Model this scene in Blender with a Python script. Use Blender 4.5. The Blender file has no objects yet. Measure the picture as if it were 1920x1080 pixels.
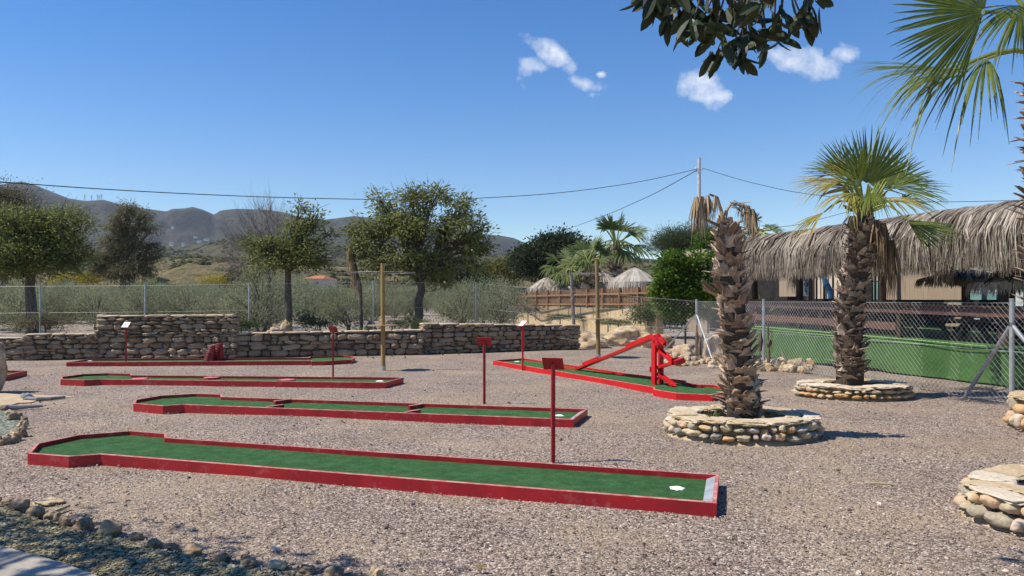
import bpy, math, random
import numpy as np
from mathutils import Vector, Matrix
from mathutils import noise as mnoise

# ---------------------------------------------------------------- camera
SC = bpy.context.scene
F = 1386.0; CX = 960.0; HY = 562.0; EYE = 1.65
cam_d = bpy.data.cameras.new("camera"); cam = bpy.data.objects.new("camera", cam_d)
SC.collection.objects.link(cam); SC.camera = cam
cam.location = (0, 0, EYE); cam.rotation_euler = (math.radians(90), 0, 0)
cam_d.sensor_width = 36; cam_d.lens = F/1920*36
cam_d.shift_y = (HY-540)/1920
cam_d.clip_start = 0.05; cam_d.clip_end = 20000

# ---------------------------------------------------------------- light
SUN_EL = math.radians(54)
SUN_DIR = Vector((-1, -0.12, 0)).normalized()*math.cos(SUN_EL) + Vector((0, 0, math.sin(SUN_EL)))
sun_d = bpy.data.lights.new("sun", 'SUN'); sun = bpy.data.objects.new("sun", sun_d)
SC.collection.objects.link(sun)
sun_d.energy = 4.8; sun_d.angle = math.radians(0.53); sun_d.color = (1.0, 0.93, 0.83)
sun.rotation_euler = SUN_DIR.to_track_quat('Z', 'Y').to_euler()
sun.location = (-20, -5, 30)

W = bpy.data.worlds.new("World"); SC.world = W; W.use_nodes = True
nt = W.node_tree; nt.nodes.clear()
def N(nt, t, **k):
    n = nt.nodes.new(t)
    for a, b in k.items():
        if a == 'inp':
            for i, v in b.items(): n.inputs[i].default_value = v
        else: setattr(n, a, b)
    return n
def LK(nt, a, b): nt.links.new(a, b)
SKY_STR = 0.108
sky = N(nt, 'ShaderNodeTexSky', sky_type='NISHITA', sun_disc=False, sun_elevation=SUN_EL,
        altitude=300, air_density=1.0, dust_density=0.1, ozone_density=1.6)
sky.sun_rotation = math.atan2(SUN_DIR.x, SUN_DIR.y)
bg = N(nt, 'ShaderNodeBackground', inp={1: SKY_STR}); wo = N(nt, 'ShaderNodeOutputWorld')
# small fair-weather clouds: fixed directions on the sky, edges broken up with noise
tc = N(nt, 'ShaderNodeTexCoord'); sep = N(nt, 'ShaderNodeSeparateXYZ'); LK(nt, tc.outputs['Generated'], sep.inputs[0])
def M(nt, op, a, b=None, c=None, clamp=False):
    n = N(nt, 'ShaderNodeMath', operation=op, use_clamp=clamp)
    for i, v in enumerate((a, b, c)):
        if v is None: continue
        if isinstance(v, (int, float)): n.inputs[i].default_value = v
        else: LK(nt, v, n.inputs[i])
    return n.outputs[0]
ymax = M(nt, 'MAXIMUM', sep.outputs[1], 0.02)
u = M(nt, 'DIVIDE', sep.outputs[0], ymax); v = M(nt, 'DIVIDE', sep.outputs[2], ymax)
uv = N(nt, 'ShaderNodeCombineXYZ'); LK(nt, u, uv.inputs[0]); LK(nt, v, uv.inputs[1])
nz = N(nt, 'ShaderNodeTexNoise', inp={'Scale': 13.0, 'Detail': 10.0, 'Roughness': 0.62}); LK(nt, uv.outputs[0], nz.inputs['Vector'])
nz2 = N(nt, 'ShaderNodeTexNoise', inp={'Scale': 42.0, 'Detail': 7.0, 'Roughness': 0.66}); LK(nt, uv.outputs[0], nz2.inputs['Vector'])
dens = None
for (px, py, rx, ry, rot, amp) in [(1030, 100, 46, 20, 35, 1.15), (998, 122, 30, 20, 10, .95), (1092, 157, 36, 13, 10, .8),
        (1127, 139, 10, 6, 0, .7), (1312, 166, 42, 26, 15, 1.25), (1345, 178, 36, 12, 8, 1.05), (1275, 153, 26, 9, 10, .62),
        (1505, 112, 62, 25, 12, 1.15), (1535, 128, 48, 26, 10, 1.05), (1582, 102, 34, 18, 0, .75), (982, 162, 12, 22, -25, .42), (215, 340, 18, 7, 20, .5),
        (178, 300, 17, 6, 15, .3), (1450, 95, 26, 14, 0, .6), (1115, 178, 24, 9, 10, .42), (168, 332, 15, 5, 15, .3), (218, 302, 12, 5, 30, .28)]:
    u0, v0 = (px-CX)/F, (HY-py)/F
    r = math.radians(-rot); c, s = math.cos(r), math.sin(r)
    du = M(nt, 'SUBTRACT', u, u0); dv = M(nt, 'SUBTRACT', v, v0)
    a = M(nt, 'MULTIPLY_ADD', du, c*F/rx, M(nt, 'MULTIPLY', dv, s*F/rx))
    b = M(nt, 'MULTIPLY_ADD', du, -s*F/ry, M(nt, 'MULTIPLY', dv, c*F/ry))
    d = M(nt, 'SQRT', M(nt, 'ADD', M(nt, 'MULTIPLY', a, a), M(nt, 'MULTIPLY', b, b)))
    k = M(nt, 'MULTIPLY', M(nt, 'SUBTRACT', 1.75, d), amp)
    k = M(nt, 'MAXIMUM', k, 0.0)
    dens = k if dens is None else M(nt, 'MAXIMUM', dens, k)
nn = M(nt, 'ADD', M(nt, 'MULTIPLY', nz.outputs[0], 2.6), M(nt, 'MULTIPLY', nz2.outputs[0], 1.1))
mask = M(nt, 'SUBTRACT', M(nt, 'ADD', M(nt, 'MINIMUM', dens, 1.25), M(nt, 'MULTIPLY', M(nt, 'SUBTRACT', nn, 1.85), 1.35)), 0.62)
mask = M(nt, 'MULTIPLY', M(nt, 'MINIMUM', M(nt, 'MULTIPLY', dens, 2.0), 1.0), mask)
mask = M(nt, 'MULTIPLY', M(nt, 'MAXIMUM', mask, 0.0), 0.72, clamp=True)
mix = N(nt, 'ShaderNodeMixRGB', blend_type='MIX'); LK(nt, mask, mix.inputs[0])
hs = N(nt, 'ShaderNodeHueSaturation', inp={'Hue': .508, 'Saturation': 1.46, 'Value': 1.07}); LK(nt, sky.outputs[0], hs.inputs['Color'])
LK(nt, hs.outputs[0], mix.inputs[1]); mix.inputs[2].default_value = (7.6, 7.8, 8.1, 1)
LK(nt, mix.outputs[0], bg.inputs[0]); LK(nt, bg.outputs[0], wo.inputs[0])

SC.view_settings.view_transform = 'Standard'; SC.view_settings.look = 'None'
SC.view_settings.exposure = 0.42; SC.view_settings.gamma = 1.0; SC.view_settings.use_curve_mapping = False
SC.cycles.max_bounces = 6; SC.cycles.transparent_max_bounces = 8

# ---------------------------------------------------------------- helpers
rng = np.random.default_rng(7); random.seed(7)
def D(px, py, y): return np.array(((px-CX)/F*y, y, EYE-(py-HY)/F*y))          # pixel at depth y
def G(px, py, z=0.0):                                                           # pixel on level z
    y = (EYE-z)*F/(py-HY); return np.array(((px-CX)/F*y, y, z))
def nrm(a): a = np.asarray(a, float); return a/(np.linalg.norm(a, axis=-1, keepdims=True)+1e-12)

class MB:
    """collects verts / faces (tri or quad) with a material slot and a per-face random value"""
    def __init__(s): s.V = []; s.F = []; s.n = 0
    def add(s, V, Fc, mi=0, r=None):
        V = np.asarray(V, float).reshape(-1, 3); Fc = np.asarray(Fc, int)
        if r is None: r = random.random()
        rr = np.broadcast_to(np.asarray(r, float), (len(Fc),))
        s.V.append(V); s.F.append((Fc+s.n, np.full(len(Fc), mi), rr)); s.n += len(V); return s
    def build(s, name, mats, parent=None, smooth=False, loc=None):
        me = bpy.data.meshes.new(name)
        V = np.concatenate(s.V) if s.V else np.zeros((0, 3))
        off = np.zeros(3)
        if parent is not None:
            p = parent
            while p is not None: off = off+np.array(p.location); p = p.parent
        elif loc is not None: off = np.array(loc, float)
        V = V-off
        loops = np.concatenate([f.ravel() for f, m, r in s.F]) if s.F else np.zeros(0, int)
        sizes = np.concatenate([np.full(len(f), f.shape[1]) for f, m, r in s.F])
        starts = np.concatenate([[0], np.cumsum(sizes)[:-1]])
        me.vertices.add(len(V)); me.vertices.foreach_set("co", V.ravel())
        me.loops.add(len(loops)); me.loops.foreach_set("vertex_index", loops)
        me.polygons.add(len(sizes)); me.polygons.foreach_set("loop_start", starts)
        me.polygons.foreach_set("loop_total", sizes)
        me.polygons.foreach_set("material_index", np.concatenate([m for f, m, r in s.F]))
        me.polygons.foreach_set("use_smooth", np.full(len(sizes), bool(smooth)))
        at = me.attributes.new("rnd", 'FLOAT', 'FACE')
        at.data.foreach_set("value", np.concatenate([r for f, m, r in s.F]))
        me.update(calc_edges=True); me.validate()
        for m in (mats if isinstance(mats, (list, tuple)) else [mats]): me.materials.append(m)
        o = bpy.data.objects.new(name, me); SC.collection.objects.link(o)
        if parent is not None: o.parent = parent
        elif loc is not None: o.location = loc
        return o

def tag(o, label, cat, group=None):
    o['label'] = label; o['category'] = cat
    if group: o['group'] = group
    return o
def thing(name, label, cat, loc, group=None):
    o = bpy.data.objects.new(name, None); SC.collection.objects.link(o)
    o.location = tuple(float(q) for q in loc); o.empty_display_size = .2
    return tag(o, label, cat, group)
def setting(o, kind='structure'): o['kind'] = kind; return o

BOXF = np.array([[0, 3, 2, 1], [4, 5, 6, 7], [0, 1, 5, 4], [1, 2, 6, 5], [2, 3, 7, 6], [3, 0, 4, 7]])
def hexa(mb, P8, mi=0, r=None): mb.add(P8, BOXF, mi, r)
def box(mb, c, s, rot=0.0, mi=0, r=None, R=None):
    x, y, z = np.array(s)/2.0
    P = np.array([[-x, -y, -z], [x, -y, -z], [x, y, -z], [-x, y, -z], [-x, -y, z], [x, -y, z], [x, y, z], [-x, y, z]])
    if R is None: R = np.array([[math.cos(rot), -math.sin(rot), 0], [math.sin(rot), math.cos(rot), 0], [0, 0, 1]])
    hexa(mb, P@R.T+np.array(c), mi, r)
def frame(d, up=(0, 0, 1)):
    d = nrm(d); up = np.array(up, float)
    if abs(np.dot(d, up)) > .97: up = np.array((1.0, 0, 0))
    a = nrm(np.cross(d, up)); b = np.cross(a, d); return a, b, d
def beam(mb, A, B, w, h, mi=0, r=None, up=(0, 0, 1)):
    """rectangular bar from A to B, w sideways, h along 'up'"""
    A = np.array(A, float); B = np.array(B, float); a, b, d = frame(B-A, up)
    P = [A+sx*a*w/2+sy*b*h/2 for sx, sy in ((-1, -1), (1, -1), (1, 1), (-1, 1))]
    Q = [p+(B-A) for p in P]
    hexa(mb, np.array(P+Q), mi, r)
def tube(mb, pts, rad, n=8, mi=0, r=None, cap=True):
    pts = np.array(pts, float); m = len(pts); rad = np.atleast_1d(np.asarray(rad, float)); rad = rad if len(rad) in (1, m) else np.interp(np.linspace(0, 1, m), np.linspace(0, 1, len(rad)), rad); rad = np.broadcast_to(rad, (m,))
    T = np.gradient(pts, axis=0); T = nrm(T)
    V = np.zeros((m, n, 3)); a, b, _ = frame(T[0])
    ang = np.linspace(0, 2*math.pi, n, endpoint=False)
    for i in range(m):
        a = nrm(a-np.dot(a, T[i])*T[i]); b = np.cross(T[i], a)
        V[i] = pts[i]+rad[i]*(np.cos(ang)[:, None]*a+np.sin(ang)[:, None]*b)
    idx = np.arange(m*n).reshape(m, n); nx = np.roll(idx, -1, 1)
    Fq = np.stack([idx[:-1], nx[:-1], nx[1:], idx[1:]], -1).reshape(-1, 4)
    mb.add(V.reshape(-1, 3), Fq, mi, r)
    if cap:
        for k, rev in ((0, 1), (m-1, 0)):
            c = V[k].mean(0); VV = np.vstack([V[k], c]); f = np.array([[i, (i+1) % n, n] for i in range(n)])
            mb.add(VV, f[:, ::-1] if rev else f, mi, r)
def cyl(mb, c, rad, h, n=24, mi=0, r=None): tube(mb, [np.array(c), np.array(c)+np.array((0, 0, h))], [rad, rad], n, mi, r)
def prism(mb, poly, z0, z1, mi=0, r=None):
    P = np.array(poly, float)[:, :2]; n = len(P)
    B = np.c_[P, np.full(n, z0)]; T = np.c_[P, np.full(n, z1)]
    V = np.vstack([B, T]); mb.add(V, [[i, (i+1) % n, n+(i+1) % n, n+i] for i in range(n)], mi, r)
    c = np.r_[P.mean(0), z1]; mb.add(np.vstack([T, c]), [[i, (i+1) % n, n] for i in range(n)], mi, r)
    c = np.r_[P.mean(0), z0]; mb.add(np.vstack([B, c]), [[(i+1) % n, i, n] for i in range(n)], mi, r)

def ico(sub):
    t = (1+5**.5)/2
    V = [(-1, t, 0), (1, t, 0), (-1, -t, 0), (1, -t, 0), (0, -1, t), (0, 1, t), (0, -1, -t), (0, 1, -t), (t, 0, -1), (t, 0, 1), (-t, 0, -1), (-t, 0, 1)]
    V = [nrm(np.array(v)) for v in V]
    Fc = [(0, 11, 5), (0, 5, 1), (0, 1, 7), (0, 7, 10), (0, 10, 11), (1, 5, 9), (5, 11, 4), (11, 10, 2), (10, 7, 6), (7, 1, 8), (3, 9, 4), (3, 4, 2), (3, 2, 6), (3, 6, 8), (3, 8, 9), (4, 9, 5), (2, 4, 11), (6, 2, 10), (8, 6, 7), (9, 8, 1)]
    for _ in range(sub):
        cache = {}; nf = []
        def mid(a, b):
            k = (min(a, b), max(a, b))
            if k not in cache: V.append(nrm((V[a]+V[b])/2)); cache[k] = len(V)-1
            return cache[k]
        for a, b, c in Fc:
            ab, bc, ca = mid(a, b), mid(b, c), mid(c, a); nf += [(a, ab, ca), (b, bc, ab), (c, ca, bc), (ab, bc, ca)]
        Fc = nf
    return np.array(V), np.array(Fc)
ICO = [ico(i) for i in range(5)]
def lump(sub, size, boxy=.5, amp=.12, freq=1.5, seed=None, rotz=0.0, tilt=0.0):
    """rounded stone: ellipsoid blended toward a box, then broken up"""
    V, Fc = ICO[sub]; V = V.copy()
    s = random.random()*100 if seed is None else seed
    m = np.abs(V).max(1, keepdims=True); V = V*(1-boxy)+boxy*(V/m)*.86
    if amp > 0:
        k = np.array([mnoise.noise(Vector((v[0]*freq+s, v[1]*freq-s, v[2]*freq+2*s))) for v in V])
        k2 = np.array([mnoise.noise(Vector((v[0]*freq*2.7+s, v[1]*freq*2.7+s, v[2]*freq*2.7))) for v in V])
        V = V*(1+amp*k*2+amp*.7*k2)[:, None]
    V = V*np.array(size)/2
    if tilt: c, q = math.cos(tilt), math.sin(tilt); V = V@np.array([[c, 0, q], [0, 1, 0], [-q, 0, c]]).T
    c, q = math.cos(rotz), math.sin(rotz); V = V@np.array([[c, -q, 0], [q, c, 0], [0, 0, 1]]).T
    return V, Fc

# ---------------------------------------------------------------- materials
def C(*a): return (*a, 1.0)
def mat(name, cols, scale=5.0, rough=.8, bump=0.0, bscale=None, detail=6.0, mix_rnd=0.0, spec=.3, tex='noise', stretch=None,
        contrast=(.35, .65), transl=0.0, metal=0.0, fine=None, dust=None):
    """cols = 2-4 colours spread over a noise; mix_rnd adds the per-face random value; fine=(scale, amount) darkens in small specks"""
    m = bpy.data.materials.new(name); m.use_nodes = True; t = m.node_tree; t.nodes.clear()
    out = N(t, 'ShaderNodeOutputMaterial'); b = N(t, 'ShaderNodeBsdfPrincipled', inp={'Roughness': rough, 'Metallic': metal, 'Specular IOR Level': spec})
    geo = N(t, 'ShaderNodeNewGeometry'); mp = N(t, 'ShaderNodeMapping'); LK(t, geo.outputs['Position'], mp.inputs[0])
    if stretch: mp.inputs['Scale'].default_value = stretch
    if tex == 'voronoi':
        nz = N(t, 'ShaderNodeTexVoronoi', inp={'Scale': scale}); LK(t, mp.outputs[0], nz.inputs['Vector'])
        sp = N(t, 'ShaderNodeSeparateColor'); LK(t, nz.outputs['Color'], sp.inputs[0]); fac = sp.outputs[0]
    else:
        nz = N(t, 'ShaderNodeTexNoise', inp={'Scale': scale, 'Detail': detail, 'Roughness': .6}); LK(t, mp.outputs[0], nz.inputs['Vector'])
        mr = N(t, 'ShaderNodeMapRange', inp={1: contrast[0], 2: contrast[1]}); LK(t, nz.outputs[0], mr.inputs[0]); fac = mr.outputs[0]
    if mix_rnd > 0:
        at = N(t, 'ShaderNodeAttribute', attribute_name='rnd')
        fac = M(t, 'ADD', M(t, 'MULTIPLY', fac, 1-mix_rnd), M(t, 'MULTIPLY', at.outputs['Fac'], mix_rnd))
    cr = N(t, 'ShaderNodeValToRGB'); e = cr.color_ramp.elements
    while len(e) < len(cols): e.new(.5)
    for i, c in enumerate(cols): e[i].position = i/(len(cols)-1); e[i].color = C(*c)
    LK(t, fac, cr.inputs[0]); col = cr.outputs[0]
    if fine:
        n3 = N(t, 'ShaderNodeTexNoise', inp={'Scale': fine[0], 'Detail': 3.0}); LK(t, geo.outputs['Position'], n3.inputs['Vector'])
        m3 = N(t, 'ShaderNodeMapRange', inp={1: .3, 2: .7, 3: 1-fine[1], 4: 1+fine[1]}); LK(t, n3.outputs[0], m3.inputs[0])
        vm = N(t, 'ShaderNodeVectorMath', operation='SCALE'); LK(t, col, vm.inputs[0]); LK(t, m3.outputs[0], vm.inputs['Scale']); col = vm.outputs[0]
    if dust:      # (colour, noise scale, threshold)
        n4 = N(t, 'ShaderNodeTexNoise', inp={'Scale': dust[1], 'Detail': 8.0, 'Roughness': .7}); LK(t, geo.outputs['Position'], n4.inputs['Vector'])
        m4 = N(t, 'ShaderNodeMapRange', inp={1: dust[2], 2: dust[2]+.22, 4: .75}); LK(t, n4.outputs[0], m4.inputs[0])
        mx = N(t, 'ShaderNodeMixRGB'); LK(t, m4.outputs[0], mx.inputs[0]); LK(t, col, mx.inputs[1]); mx.inputs[2].default_value = C(*dust[0]); col = mx.outputs[0]
    LK(t, col, b.inputs['Base Color'])
    if bump > 0:
        bn = N(t, 'ShaderNodeTexNoise', inp={'Scale': bscale or scale*4, 'Detail': 5.0, 'Roughness': .65}); LK(t, mp.outputs[0], bn.inputs['Vector'])
        bp = N(t, 'ShaderNodeBump', inp={'Strength': bump, 'Distance': .02}); LK(t, bn.outputs[0], bp.inputs['Height']); LK(t, bp.outputs[0], b.inputs['Normal'])
    if transl > 0:
        tr = N(t, 'ShaderNodeBsdfTranslucent'); LK(t, col, tr.inputs[0]); ms = N(t, 'ShaderNodeMixShader', inp={0: transl})
        LK(t, b.outputs[0], ms.inputs[1]); LK(t, tr.outputs[0], ms.inputs[2]); LK(t, ms.outputs[0], out.inputs[0])
    else: LK(t, b.outputs[0], out.inputs[0])
    return m

def gravel_mat(name, stops, scale, sand, sandc=(.47, .60), soil=None, wall=True):
    """loose stones: voronoi cells of random colour, domed by bump, with sandy bald patches; beyond the wall line it turns to field soil"""
    m = bpy.data.materials.new(name); m.use_nodes = True; t = m.node_tree; t.nodes.clear()
    out = N(t, 'ShaderNodeOutputMaterial'); b = N(t, 'ShaderNodeBsdfPrincipled', inp={'Roughness': .9, 'Specular IOR Level': .2})
    geo = N(t, 'ShaderNodeNewGeometry'); P = geo.outputs['Position']
    wn = N(t, 'ShaderNodeTexNoise', inp={'Scale': scale*.8, 'Detail': 2.0}); LK(t, P, wn.inputs['Vector'])
    vm = N(t, 'ShaderNodeVectorMath', operation='SCALE'); LK(t, wn.outputs['Color'], vm.inputs[0]); vm.inputs['Scale'].default_value = .55/scale
    va = N(t, 'ShaderNodeVectorMath', operation='ADD'); LK(t, P, va.inputs[0]); LK(t, vm.outputs[0], va.inputs[1])
    vo = N(t, 'ShaderNodeTexVoronoi', inp={'Scale': scale}); LK(t, va.outputs[0], vo.inputs['Vector'])
    vo2 = N(t, 'ShaderNodeTexVoronoi', inp={'Scale': scale*.42}); LK(t, va.outputs[0], vo2.inputs['Vector'])
    sp = N(t, 'ShaderNodeSeparateColor'); LK(t, vo.outputs['Color'], sp.inputs[0])
    cr = N(t, 'ShaderNodeValToRGB'); e = cr.color_ramp.elements
    while len(e) < len(stops): e.new(.5)
    for i, (p, c) in enumerate(stops): e[i].position = p; e[i].color = C(*c)
    LK(t, sp.outputs[0], cr.inputs[0]); col = cr.outputs[0]
    big = N(t, 'ShaderNodeTexNoise', inp={'Scale': .55, 'Detail': 7.0, 'Roughness': .62}); LK(t, P, big.inputs['Vector'])
    mr = N(t, 'ShaderNodeMapRange', inp={1: sandc[0], 2: sandc[1], 4: .8}); LK(t, big.outputs[0], mr.inputs[0])
    sm = N(t, 'ShaderNodeMixRGB'); fa = M(t, 'MULTIPLY', mr.outputs[0], M(t, 'GREATER_THAN', sp.outputs[1], .25)); LK(t, fa, sm.inputs[0])
    LK(t, col, sm.inputs[1]); sn = N(t, 'ShaderNodeMixRGB'); LK(t, sp.outputs[2], sn.inputs[0])
    sn.inputs[1].default_value = C(*sand); sn.inputs[2].default_value = C(*[min(1, q*1.45) for q in sand]); LK(t, sn.outputs[0], sm.inputs[2]); col = sm.outputs[0]
    # dark gaps between stones
    gp = N(t, 'ShaderNodeMapRange', inp={1: .45, 2: .95, 3: 1.0, 4: .62}); LK(t, vo.outputs['Distance'], gp.inputs[0])
    gs = N(t, 'ShaderNodeVectorMath', operation='SCALE'); LK(t, col, gs.inputs[0]); LK(t, gp.outputs[0], gs.inputs['Scale']); col = gs.outputs[0]
    lf = N(t, 'ShaderNodeTexNoise', inp={'Scale': .8, 'Detail': 5.0, 'Roughness': .55}); LK(t, P, lf.inputs['Vector'])
    lm = N(t, 'ShaderNodeMapRange', inp={1: .3, 2: .7, 3: .88, 4: 1.16}); LK(t, lf.outputs[0], lm.inputs[0])
    ls = N(t, 'ShaderNodeVectorMath', operation='SCALE'); LK(t, col, ls.inputs[0]); LK(t, lm.outputs[0], ls.inputs['Scale']); col = ls.outputs[0]
    if soil:
        sx = N(t, 'ShaderNodeSeparateXYZ'); LK(t, P, sx.inputs[0])
        f1 = M(t, 'SUBTRACT', sx.outputs[1], M(t, 'MULTIPLY_ADD', sx.outputs[0], .24, 24.2))
        wob = N(t, 'ShaderNodeTexNoise', inp={'Scale': .9, 'Detail': 4.0}); LK(t, P, wob.inputs['Vector'])
        f1 = M(t, 'MULTIPLY_ADD', wob.outputs[0], 4.0, M(t, 'SUBTRACT', f1, 1.8))
        fc = M(t, 'MULTIPLY', f1, .8, clamp=True)
        so = N(t, 'ShaderNodeTexNoise', inp={'Scale': .35, 'Detail': 9.0, 'Roughness': .65}); LK(t, P, so.inputs['Vector'])
        sr = N(t, 'ShaderNodeValToRGB'); ee = sr.color_ramp.elements
        while len(ee) < len(soil): ee.new(.5)
        for i, (p, c) in enumerate(soil): ee[i].position = p; ee[i].color = C(*c)
        LK(t, so.outputs[0], sr.inputs[0])
        v3 = N(t, 'ShaderNodeTexVoronoi', inp={'Scale': 9.0}); LK(t, P, v3.inputs['Vector'])
        s3 = N(t, 'ShaderNodeSeparateColor'); LK(t, v3.outputs['Color'], s3.inputs[0])
        m3 = N(t, 'ShaderNodeMapRange', inp={3: .55, 4: 1.5}); LK(t, s3.outputs[0], m3.inputs[0])
        q = N(t, 'ShaderNodeVectorMath', operation='SCALE'); LK(t, sr.outputs[0], q.inputs[0]); LK(t, m3.outputs[0], q.inputs['Scale'])
        mx = N(t, 'ShaderNodeMixRGB'); LK(t, fc, mx.inputs[0]); LK(t, col, mx.inputs[1]); LK(t, q.outputs[0], mx.inputs[2]); col = mx.outputs[0]
    LK(t, col, b.inputs['Base Color'])
    h = M(t, 'ADD', M(t, 'MULTIPLY', vo.outputs['Distance'], -1.0), M(t, 'MULTIPLY', vo2.outputs['Distance'], -.8))
    h = M(t, 'ADD', h, M(t, 'MULTIPLY', sp.outputs[1], .8))
    bp = N(t, 'ShaderNodeBump', inp={'Strength': .9, 'Distance': .55/scale}); LK(t, h, bp.inputs['Height']); LK(t, bp.outputs[0], b.inputs['Normal'])
    LK(t, b.outputs[0], out.inputs[0]); return m

GREYP = [(0, (.085, .06, .045)), (.3, (.21, .157, .122)), (.6, (.315, .245, .195)), (.85, (.44, .345, .275)), (1, (.62, .53, .43))]
M_grav = gravel_mat("gravel", GREYP, 58, (.31, .235, .155), soil=[(.25, (.13, .095, .06)), (.45, (.26, .21, .16)), (.6, (.34, .29, .24)), (.75, (.12, .12, .05))])
M_slate = gravel_mat("slate_mulch", [(0, (.06, .045, .022)), (.4, (.18, .145, .075)), (.8, (.31, .265, .15)), (1, (.38, .35, .25))], 30, (.14, .155, .14), (.6, .8))
M_greengrav = gravel_mat("green_gravel", [(0, (.07, .08, .055)), (.5, (.19, .21, .15)), (1, (.38, .39, .3))], 34, (.2, .2, .17), (.6, .8))
M_sand = mat("sand", [(.4, .3, .18), (.55, .42, .27)], 3, .95, .5, 60)
M_red = mat("red_paint", [(.27, .008, .014), (.40, .013, .02)], 2.5, .42, .12, 30, spec=.4, stretch=(1, 1, .25), dust=((.42, .15, .13), 7.0, .55))
M_redlit = mat("sunlit_red_paint", [(.48, .006, .01), (.6, .01, .014)], 3, .38, .08, 30, spec=.45, dust=((.5, .16, .12), 7.0, .66))  # same red painted brighter: sun on the better-facing boards put into the colour
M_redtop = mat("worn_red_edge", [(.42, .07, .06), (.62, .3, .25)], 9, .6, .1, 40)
M_turf = mat("green_turf", [(.034, .10, .03), (.058, .16, .048), (.10, .22, .08)], 9, .85, 1.0, 320, spec=.15, contrast=(.25, .75), fine=(200, .7), dust=((.11, .2, .10), 3.0, .58))
M_white = mat("white_paint", [(.72, .72, .70), (.85, .85, .83)], 20, .7)
M_metal = mat("galvanised", [(.33, .34, .35), (.5, .51, .52)], 6, .42, .05, 60, metal=.55, spec=.5)
M_wire = mat("fence_wire", [(.30, .31, .31), (.44, .45, .45)], 4, .35, metal=.3, spec=.6)
M_wiref = mat("far_fence_wire", [(.22, .22, .21), (.32, .32, .30)], 4, .5, metal=.3)
M_strip = mat("grey_strip", [(.28, .30, .31), (.40, .42, .42)], 8, .55, metal=.2)
M_pole2 = mat("brown_wood", [(.17, .11, .05), (.30, .21, .10)], 8, .75, .2, 30, stretch=(6, 6, .5))
M_pole = mat("yellow_wood", [(.26, .16, .05), (.40, .27, .09)], 8, .7, .2, 30, stretch=(6, 6, .5))
M_disc = mat("table_board", [(.28, .17, .09), (.42, .28, .16)], 8, .7, .2, 40)
M_stone = mat("wall_stone", [(.13, .088, .055), (.24, .17, .11), (.36, .265, .175), (.31, .25, .19)], 4, .9, .5, 28, mix_rnd=.7, fine=(35, .25))
M_mortar = mat("dark_mortar", [(.06, .045, .035), (.12, .09, .065)], 12, .95, .4, 40)
M_cap = mat("sandy_capping", [(.42, .31, .19), (.62, .5, .34)], 4, .95, .5, 30, mix_rnd=.5)
M_pstone = mat("planter_stone", [(.2, .19, .18), (.42, .34, .22), (.52, .42, .27), (.5, .27, .1), (.55, .53, .48)], 3, .85, .35, 30, mix_rnd=.85, fine=(50, .2))
M_slab = mat("planter_slab", [(.36, .265, .15), (.5, .385, .235), (.6, .51, .38), (.5, .41, .31)], 5, .85, .45, 25, mix_rnd=.75, fine=(40, .2))
M_rock = mat("ochre_rock", [(.3, .2, .11), (.48, .35, .2), (.55, .45, .32)], 3.5, .92, .7, 22, fine=(30, .25))
M_rock2 = mat("orange_rock", [(.36, .2, .12), (.5, .36, .22), (.52, .44, .35)], 2.2, .92, .7, 20, fine=(30, .25))
M_brock = mat("border_rock", [(.16, .11, .07), (.28, .2, .125), (.36, .28, .19)], 5, .92, .7, 30, fine=(40, .3))
M_boot = mat("palm_boots", [(.12, .075, .048), (.29, .20, .14), (.47, .355, .26), (.66, .53, .39)], 7, .85, .5, 40, mix_rnd=.7, stretch=(3, 3, .8))
M_boot2 = mat("palm_boots_dark", [(.06, .04, .03), (.18, .125, .093), (.36, .28, .21), (.56, .47, .37)], 7, .85, .5, 40, mix_rnd=.7, stretch=(3, 3, .8))
M_fibre = mat("palm_fibre", [(.04, .03, .022), (.13, .09, .06)], 12, .95, .6, 60, stretch=(4, 4, .6))
M_frond = mat("palm_leaf", [(.055, .09, .012), (.125, .17, .022), (.26, .28, .05)], 6, .42, 0, mix_rnd=.6, transl=.38, spec=.5)
M_frondy = mat("palm_leaf_yellowed", [(.13, .16, .02), (.36, .3, .05), (.52, .38, .12)], 5, .5, 0, mix_rnd=.6, transl=.35, spec=.4)
M_frondd = mat("palm_leaf_dead", [(.2, .13, .075), (.4, .29, .17), (.56, .45, .29)], 6, .8, 0, mix_rnd=.8, transl=.2)
M_frondg = mat("far_palm_leaf", [(.05, .08, .02), (.115, .15, .04), (.23, .25, .09)], 6, .5, 0, mix_rnd=.7, transl=.35, spec=.25)
M_petiole = mat("petiole", [(.14, .19, .03), (.28, .3, .07)], 6, .5)
M_thatch = mat("dry_thatch", [(.045, .036, .028), (.17, .138, .108), (.37, .315, .25), (.64, .565, .46)], 3, .85, 0, mix_rnd=.8, transl=.12)
M_thatchw = mat("bleached_thatch", [(.2, .17, .13), (.42, .37, .3), (.62, .57, .48)], 3, .85, 0, mix_rnd=.8, transl=.1)
M_brown = mat("brown_rail", [(.10, .048, .035), (.165, .085, .065)], 6, .6, .15, 40, stretch=(1, 1, 6))
M_darkwood = mat("dark_wood", [(.03, .017, .012), (.07, .04, .028)], 6, .6)
M_felt = mat("green_felt", [(.045, .11, .026), (.07, .155, .038)], 1.2, .95, .25, 70, fine=(8, .08))
M_carpet = mat("deck_carpet", [(.05, .11, .03), (.08, .16, .045)], 2, .95, .2, 60)
M_reed = mat("reed_screen", [(.25, .19, .135), (.38, .31, .23)], 1.0, .85, .2, 8, stretch=(30, 30, .6), contrast=(.3, .7))
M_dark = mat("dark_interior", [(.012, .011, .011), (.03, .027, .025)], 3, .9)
M_paleblue = mat("pale_panel", [(.42, .5, .55), (.5, .57, .6)], 1, .5)
M_glass = mat("teal_window", [(.12, .25, .24), (.2, .36, .34)], 2, .2)
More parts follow.
